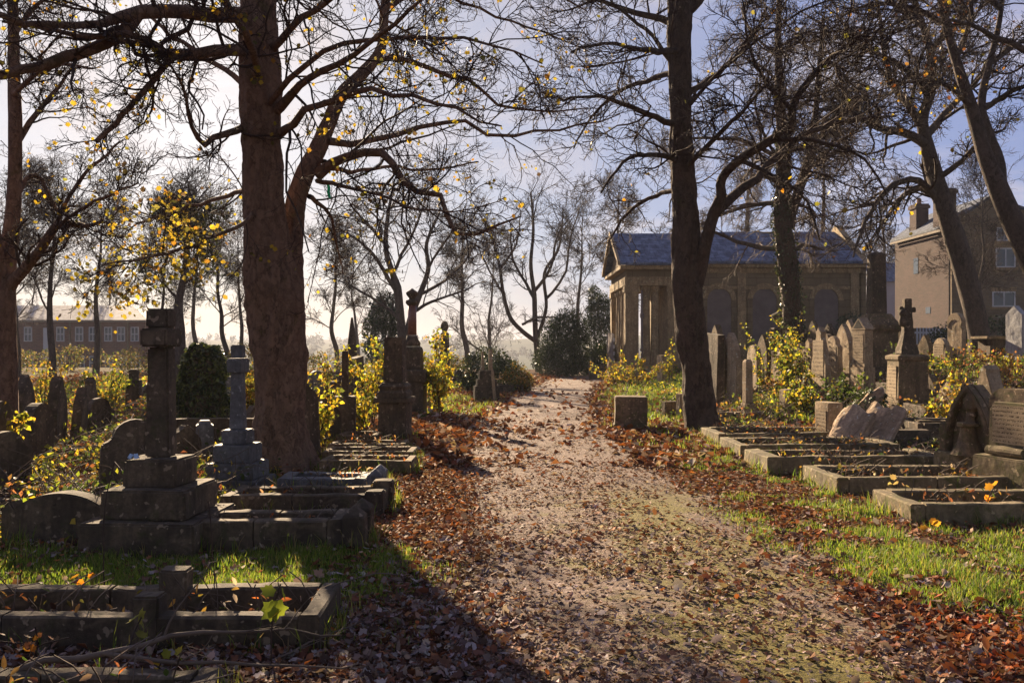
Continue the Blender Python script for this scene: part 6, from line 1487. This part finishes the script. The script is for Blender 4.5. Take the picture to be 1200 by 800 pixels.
# tufts and leaves caught against the foot of every stone
for ob in list(bpy.data.objects):
    c_ = ob.get('category')
    if ob.parent or c_ not in ('headstone', 'monument', 'grave kerb', 'tree', 'stone', 'broken monument', 'tomb'): continue
    X, Yd = ob.location.x, ob.location.y
    if Yd > 32: continue
    rad = {'grave kerb': 0, 'tree': .45, 'monument': .42}.get(c_, .34)
    m = 26 if c_ != 'grave kerb' else 70
    if rad:
        a_ = rg.uniform(0, 2 * np.pi, m); rr_ = rad * rg.uniform(.75, 1.25, m); qx, qy = X + np.cos(a_) * rr_, Yd + np.sin(a_) * rr_
    else:
        fk = [k_ for k_ in ob.children if k_.name.startswith('foot_kerb')][0]; bb = np.array([list(v) for k_ in ob.children for v in k_.bound_box]); lo, hi = bb.min(0), bb.max(0)
        u_ = rg.uniform(0, 1, m); sd_ = rg.integers(0, 4, m); o_ = rg.uniform(.0, .07, m)
        qx = X + np.where(sd_ < 2, lo[0] + u_ * (hi[0] - lo[0]), np.where(sd_ == 2, lo[0] - o_, hi[0] + o_)); qy = Yd + np.where(sd_ == 0, lo[1] - o_, np.where(sd_ == 1, hi[1] + o_, lo[1] + u_ * (hi[1] - lo[1])))
        ni = int(60 + 150 * (hi[0] - lo[0]) * (hi[1] - lo[1])); ix = X + rg.uniform(lo[0] + .15, hi[0] - .1, ni); iy = Yd + rg.uniform(lo[1] + .12, hi[1] - .12, ni)
        gc.add(*leafgeo(np.stack([ix, iy, H(ix, iy) + .25 * rg.uniform(0, 1, ni) ** 2.2], -1), rg.uniform(.03, .07, ni), rg, LANCE, .8, palette(rg, ni, BRN + OCH + GRN[:1]), .3))
        for k_ in range(ni // 5):
            hs = rg.uniform(.08, .34); st.append(np.array([[ix[k_], iy[k_], Hf(ix[k_], iy[k_]) - .02, .0026], [ix[k_] + rg.normal() * .05, iy[k_] + rg.normal() * .04, Hf(ix[k_], iy[k_]) + hs * .6, .0022], [ix[k_] + rg.normal() * .12, iy[k_] + rg.normal() * .08, Hf(ix[k_], iy[k_]) + hs, .0016]]))
    P = np.stack([qx, qy, H(qx, qy) + rg.uniform(.0, .09, m) ** 1.2], -1)
    gc.add(*leafgeo(P, rg.uniform(.03, .07, m), rg, LANCE, .7, palette(rg, m, BRN + GRN), .3))
    if Yd < 18:
        b_ = rg.integers(0, m, m * 7); V, F, T = blades(qx[b_] + rg.normal(size=m * 7) * .03, qy[b_] + rg.normal(size=m * 7) * .03, .1 + .1 * rg.uniform(0, 1, m * 7), GC, None, .0035); gc.add(V, F, T)
o = gc.build('weeds', M['leaf']); o['kind'] = 'stuff'
a, b = stack_limbs(st, 5, rg, .04); V, F = tubes([(a, b)], 3)
o = base_obj('dry_stalks', npmesh('dry_stalks', V, [F], M['twig2'])); o['kind'] = 'stuff'
# ivy and plants growing in the nearer kerbed graves
# ------------------------------------------------------------------ fallen branch and sprouts in the foreground
def limb_thing(name, label, cat, ctrl, mat, seed, n=8, lf=.3, sub=3, group=None):
    rr = np.random.default_rng(seed); base = ctrl[0][0][:3]
    b = (base[0], base[1], Hf(base[0], base[1]))
    r0 = thing(name, label, cat, b, 0, group)
    P, Rr = stack_limbs([np.array(c) for c in ctrl], 14, rr, .03)
    V, F = tubes([(P, Rr)], 8); base_obj('stem', npmesh('stem', V - np.array(b)[None], [F], M[mat], True), r0)
    a, c = spawn(P, Rr, n, rr, t=(.2, 1), lf=lf, ang=(25, 60), k=6, rf=.6, up=.03, rmin=.0025)
    a2, c2 = spawn(a, c, sub, rr, t=(.2, 1), lf=.5, ang=(25, 60), k=4, rf=.6, up=.02, rmin=.002)
    V, F = join([tubes([(a, c)], 5), tubes([(a2, c2)], 3)]); base_obj('twigs', npmesh('twigs', V - np.array(b)[None], [F], M[mat], True), r0)
    return r0, b, np.concatenate([a[:, -1], a2[:, -1]])
def bz(px, z, Y, r): return [gx(px, Y), Y, z, r]
r0, b, tp = limb_thing('fallen_branch', 'long bare fallen branch lying across the bottom left kerb', 'branch',
    [[bz(-60, .06, 3.85, .018), bz(60, .16, 3.9, .016), bz(139, .19, 3.95, .014), bz(206, .23, 4.05, .012), bz(260, .22, 4.15, .009), bz(330, .17, 4.3, .006), bz(400, .1, 4.4, .004)],
     [bz(120, .19, 3.92, .012), bz(200, .16, 3.9, .01), bz(270, .13, 3.95, .008), bz(340, .1, 4.0, .006), bz(420, .06, 4.1, .003)],
     [bz(10, .1, 3.75, .012), bz(90, .12, 3.7, .01), bz(170, .1, 3.7, .007), bz(250, .07, 3.72, .004)]], 'twig2', 4, 5, .22)
r0, b, tp = limb_thing('dead_twig', 'thin dead twig lying in leaves right of the fallen branch', 'branch',
    [[bz(320, .03, 4.25, .007), bz(370, .05, 4.5, .006), bz(420, .04, 4.8, .004)]], 'twig2', 6, 3, .3, 4)
def sprout(label, px, Y, h, leaves_, size, cols, seed, lean=.1, stems=1, name='sprout', shape=MAPLE):
    rr = np.random.default_rng(seed); x = gx(px, Y); b = (x, Y, Hf(x, Y))
    r0 = thing(name, label, 'seedling', b, 0, 'foreground seedlings')
    S = [np.array([[rr.normal() * .02, rr.normal() * .02, -.03, .005], [lean * h * .4 + rr.normal() * .03 * (j > 0), rr.normal() * .02, h * .5, .004], [lean * h + rr.normal() * .12 * (j > 0), rr.normal() * .06, h * (1 if j == 0 else rr.uniform(.5, .9)), .0025]]) for j in range(stems)]
    P, Rr = stack_limbs(S, 9, rr, .02); V, F = tubes([(P, Rr)], 5); base_obj('stem', npmesh('stem', V, [F], M['twig']), r0)
    if leaves_:
        q = P[:, 4:].reshape(-1, 3); q = q[rr.choice(len(q), leaves_)] + rr.normal(size=(leaves_, 3)) * .025
        V, F, T = leafgeo(q, rr.uniform(.7, 1.2, leaves_) * size, rr, shape, None, palette(rr, leaves_, cols), .5); base_obj('foliage', npmesh('foliage', V, [F], M['leaf'], tint=T), r0)
OR = [(.5, .18, .02), (.42, .2, .03)]
for a in [('yellow green maple seedling in front of the nearest long kerb', 316, 4.2, .42, 5, .11, YLG[:3], 1), ('small green seedling in front of the square block of the nearest kerb', 152, 4.15, .26, 5, .085, [(.2, .2, .06), (.25, .22, .05)], 2),
          ('orange leaved shoot at the bottom edge beside the fallen branch', 122, 3.6, .17, 5, .06, OR, 3, .2, 2), ('larger orange and yellow shoot at the bottom edge', 150, 3.55, .15, 6, .075, OR + YLG[:2], 4, -.1, 2),
          ('red leaved seedling by the left end of the foreground kerb', 20, 5.3, .2, 14, .035, [(.2, .05, .03), (.12, .05, .03), (.45, .2, .03)], 5, .1, 4), ('tall bare stalk in front of the foreground cross', 117, 5.4, .85, 0, .1, OR, 6, .06),
          ('tall bare stalk in the grass right of the foreground cross', 252, 5.4, .62, 0, .1, OR, 7, -.03), ('orange leafed sprig in the grass behind the foreground kerb', 101, 5.7, .1, 3, .07, OR, 8),
          ('bronze weeds in the bottom left corner', 40, 4.2, .22, 26, .04, BRN + OR, 9, .1, 6), ('yellow leaved shoot over the fallen branch', 182, 4.0, .2, 6, .06, YLG, 10, .2, 2),
          ('orange leafed sprig on the grass by the nearest right kerb', 1091, 7.2, .12, 4, .09, OR, 11), ('orange leaf sprig inside the nearest right kerb', 1157, 8.0, .3, 4, .08, OR, 12), ('pale curled seedling on the second right kerb', 1050, 9.0, .3, 5, .075, [(.35, .26, .12), (.3, .2, .1)], 13, .2, 2)]:
    sprout(*a)

# ------------------------------------------------------------------ far wood in the valley
fw_ = Cloud(); rr = np.random.default_rng(31); n = 0
for i in range(900):
    Yd = rr.uniform(130, 900) if i < 600 else rr.uniform(900, 1700); px = rr.uniform(-80, 1280); x = gx(px, Yd); z = Hf(x, Yd)
    h = rr.uniform(5, 10) if Yd < 900 else rr.uniform(8, 14); m = 60; d = rr.normal(size=(m, 3)); d /= np.linalg.norm(d, axis=1, keepdims=True)
    P = np.array([x, Yd, z + h * .55])[None] + d * rr.uniform(.5, 1, (m, 1)) * np.array([h * .42, h * .42, h * .5])[None]
    fw_.add(*leafgeo(P, rr.uniform(.16, .3, m) * h, rr, KITE, None, palette(rr, m, [(.05, .045, .03), (.07, .055, .035), (.04, .05, .025)])))
o = fw_.build('far_wood', M['litter']); o['kind'] = 'stuff'

# ------------------------------------------------------------------ air, light, sky, camera
SUN_EL, SUN_AZ = 21.5, -21.5
sd = Vector((math.sin(R(SUN_AZ)) * math.cos(R(SUN_EL)), math.cos(R(SUN_AZ)) * math.cos(R(SUN_EL)), math.sin(R(SUN_EL))))
sl = bpy.data.lights.new('sun', 'SUN'); sl.energy = 5.0; sl.angle = R(.53); sl.color = (1, .77, .51)
so = base_obj('sun', sl); so.rotation_euler = sd.to_track_quat('Z', 'Y').to_euler(); so.location = (-20, 60, 40)
w = bpy.data.worlds.new('World'); SC.world = w; w.use_nodes = True
t = w.node_tree; t.nodes.clear()
N_ = lambda ty: t.nodes.new(ty)
out = N_('ShaderNodeOutputWorld'); bg = N_('ShaderNodeBackground'); sky = N_('ShaderNodeTexSky')
sky.sky_type = 'NISHITA'; sky.sun_disc = False; sky.sun_elevation = R(SUN_EL); sky.sun_rotation = R(SUN_AZ); sky.air_density = 1.0; sky.dust_density = .8; sky.ozone_density = 3.0
bg.inputs[1].default_value = .05
# thin high cloud veils, laid out by direction in the sky
tc = N_('ShaderNodeTexCoord'); sp = N_('ShaderNodeSeparateXYZ'); t.links.new(tc.outputs['Generated'], sp.inputs[0])
mx = N_('ShaderNodeMath'); mx.operation = 'MAXIMUM'; mx.inputs[1].default_value = .03; t.links.new(sp.outputs[2], mx.inputs[0])
ad = N_('ShaderNodeMath'); ad.operation = 'ADD'; ad.inputs[1].default_value = .12; t.links.new(mx.outputs[0], ad.inputs[0])
dx = N_('ShaderNodeMath'); dx.operation = 'DIVIDE'; t.links.new(sp.outputs[0], dx.inputs[0]); t.links.new(ad.outputs[0], dx.inputs[1])
dy = N_('ShaderNodeMath'); dy.operation = 'DIVIDE'; t.links.new(sp.outputs[1], dy.inputs[0]); t.links.new(ad.outputs[0], dy.inputs[1])
cb = N_('ShaderNodeCombineXYZ'); t.links.new(dx.outputs[0], cb.inputs[0]); t.links.new(dy.outputs[0], cb.inputs[1])
nz = N_('ShaderNodeTexNoise'); nz.inputs['Scale'].default_value = 1.5; nz.inputs['Detail'].default_value = 8; nz.inputs['Roughness'].default_value = .6; nz.inputs['Distortion'].default_value = .7
t.links.new(cb.outputs[0], nz.inputs['Vector'])
cr = N_('ShaderNodeValToRGB'); cr.color_ramp.elements[0].position = .46; cr.color_ramp.elements[0].color = (0, 0, 0, 1); cr.color_ramp.elements[1].position = .68; cr.color_ramp.elements[1].color = (.5, .5, .5, 1); t.links.new(nz.outputs[0], cr.inputs[0])
ve = N_('ShaderNodeMix'); ve.data_type = 'RGBA'; ve.inputs[0].default_value = .8; t.links.new(sky.outputs[0], ve.inputs[6]); 
# thin cirrus scatters light forward: the veil is bright towards the sun and dim behind the viewer
dt = N_('ShaderNodeVectorMath'); dt.operation = 'DOT_PRODUCT'; t.links.new(tc.outputs['Generated'], dt.inputs[0]); dt.inputs[1].default_value = tuple(sd)
vr = N_('ShaderNodeValToRGB'); e_ = vr.color_ramp.elements; e_[0].position = 0; e_[0].color = (.16, .19, .36, 1); e_[1].position = 1; e_[1].color = (.85, .8, .9, 1)
for p_, c_ in ((.45, (.22, .26, .46)), (.72, (.27, .37, .98)), (.9, (.48, .54, 1.0))):
    q_ = e_.new(p_); q_.color = (*c_, 1)
mr = N_('ShaderNodeMath'); mr.operation = 'MULTIPLY_ADD'; mr.inputs[1].default_value = .5; mr.inputs[2].default_value = .5; t.links.new(dt.outputs['Value'], mr.inputs[0]); t.links.new(mr.outputs[0], vr.inputs[0])
vs = N_('ShaderNodeVectorMath'); vs.operation = 'SCALE'; vs.inputs['Scale'].default_value = 2.9; t.links.new(vr.outputs[0], vs.inputs[0]); t.links.new(vs.outputs[0], ve.inputs[7])
mi = N_('ShaderNodeMix'); mi.data_type = 'RGBA'; t.links.new(cr.outputs[0], mi.inputs[0]); t.links.new(ve.outputs[2], mi.inputs[6]); mi.inputs[7].default_value = (4.9, 4.2, 4.0, 1)
t.links.new(mi.outputs[2], bg.inputs[0]); t.links.new(bg.outputs[0], out.inputs[0])
HAZE = .00045
if HAZE:
    hm = bpy.data.materials.new('valley_haze'); hm.use_nodes = True; ht = hm.node_tree; ht.nodes.clear()
    ho = ht.nodes.new('ShaderNodeOutputMaterial'); pv = ht.nodes.new('ShaderNodeVolumePrincipled'); pv.inputs['Color'].default_value = (.86, .9, 1, 1); pv.inputs['Density'].default_value = HAZE; pv.inputs['Anisotropy'].default_value = 0
    ht.links.new(pv.outputs[0], ho.inputs['Volume'])
    o = MB().box(-3200, 3200, -60, 4200, -40, 40).build('haze', hm); o['kind'] = 'stuff'
cam = bpy.data.cameras.new('camera'); co = base_obj('camera', cam); SC.camera = co
cam.sensor_width = 36; cam.lens = 30; cam.clip_end = 9000; cam.clip_start = .05
co.location = (0, 0, CAMZ); co.rotation_euler = (R(90), 0, 0); cam.shift_y = 5 / 1200
SC.render.engine = 'CYCLES'
SC.cycles.use_denoising = True
try: SC.cycles.denoiser = 'OPENIMAGEDENOISE'; SC.cycles.denoising_input_passes = 'RGB_ALBEDO_NORMAL'
except Exception: pass
SC.cycles.max_bounces = 6; SC.cycles.diffuse_bounces = 2; SC.cycles.transmission_bounces = 4; SC.cycles.transparent_max_bounces = 6; SC.cycles.volume_bounces = 0
SC.cycles.sample_clamp_indirect = 6
SC.view_settings.view_transform = 'Standard'; SC.view_settings.look = 'None'; SC.view_settings.exposure = 1.85; SC.view_settings.gamma = 1
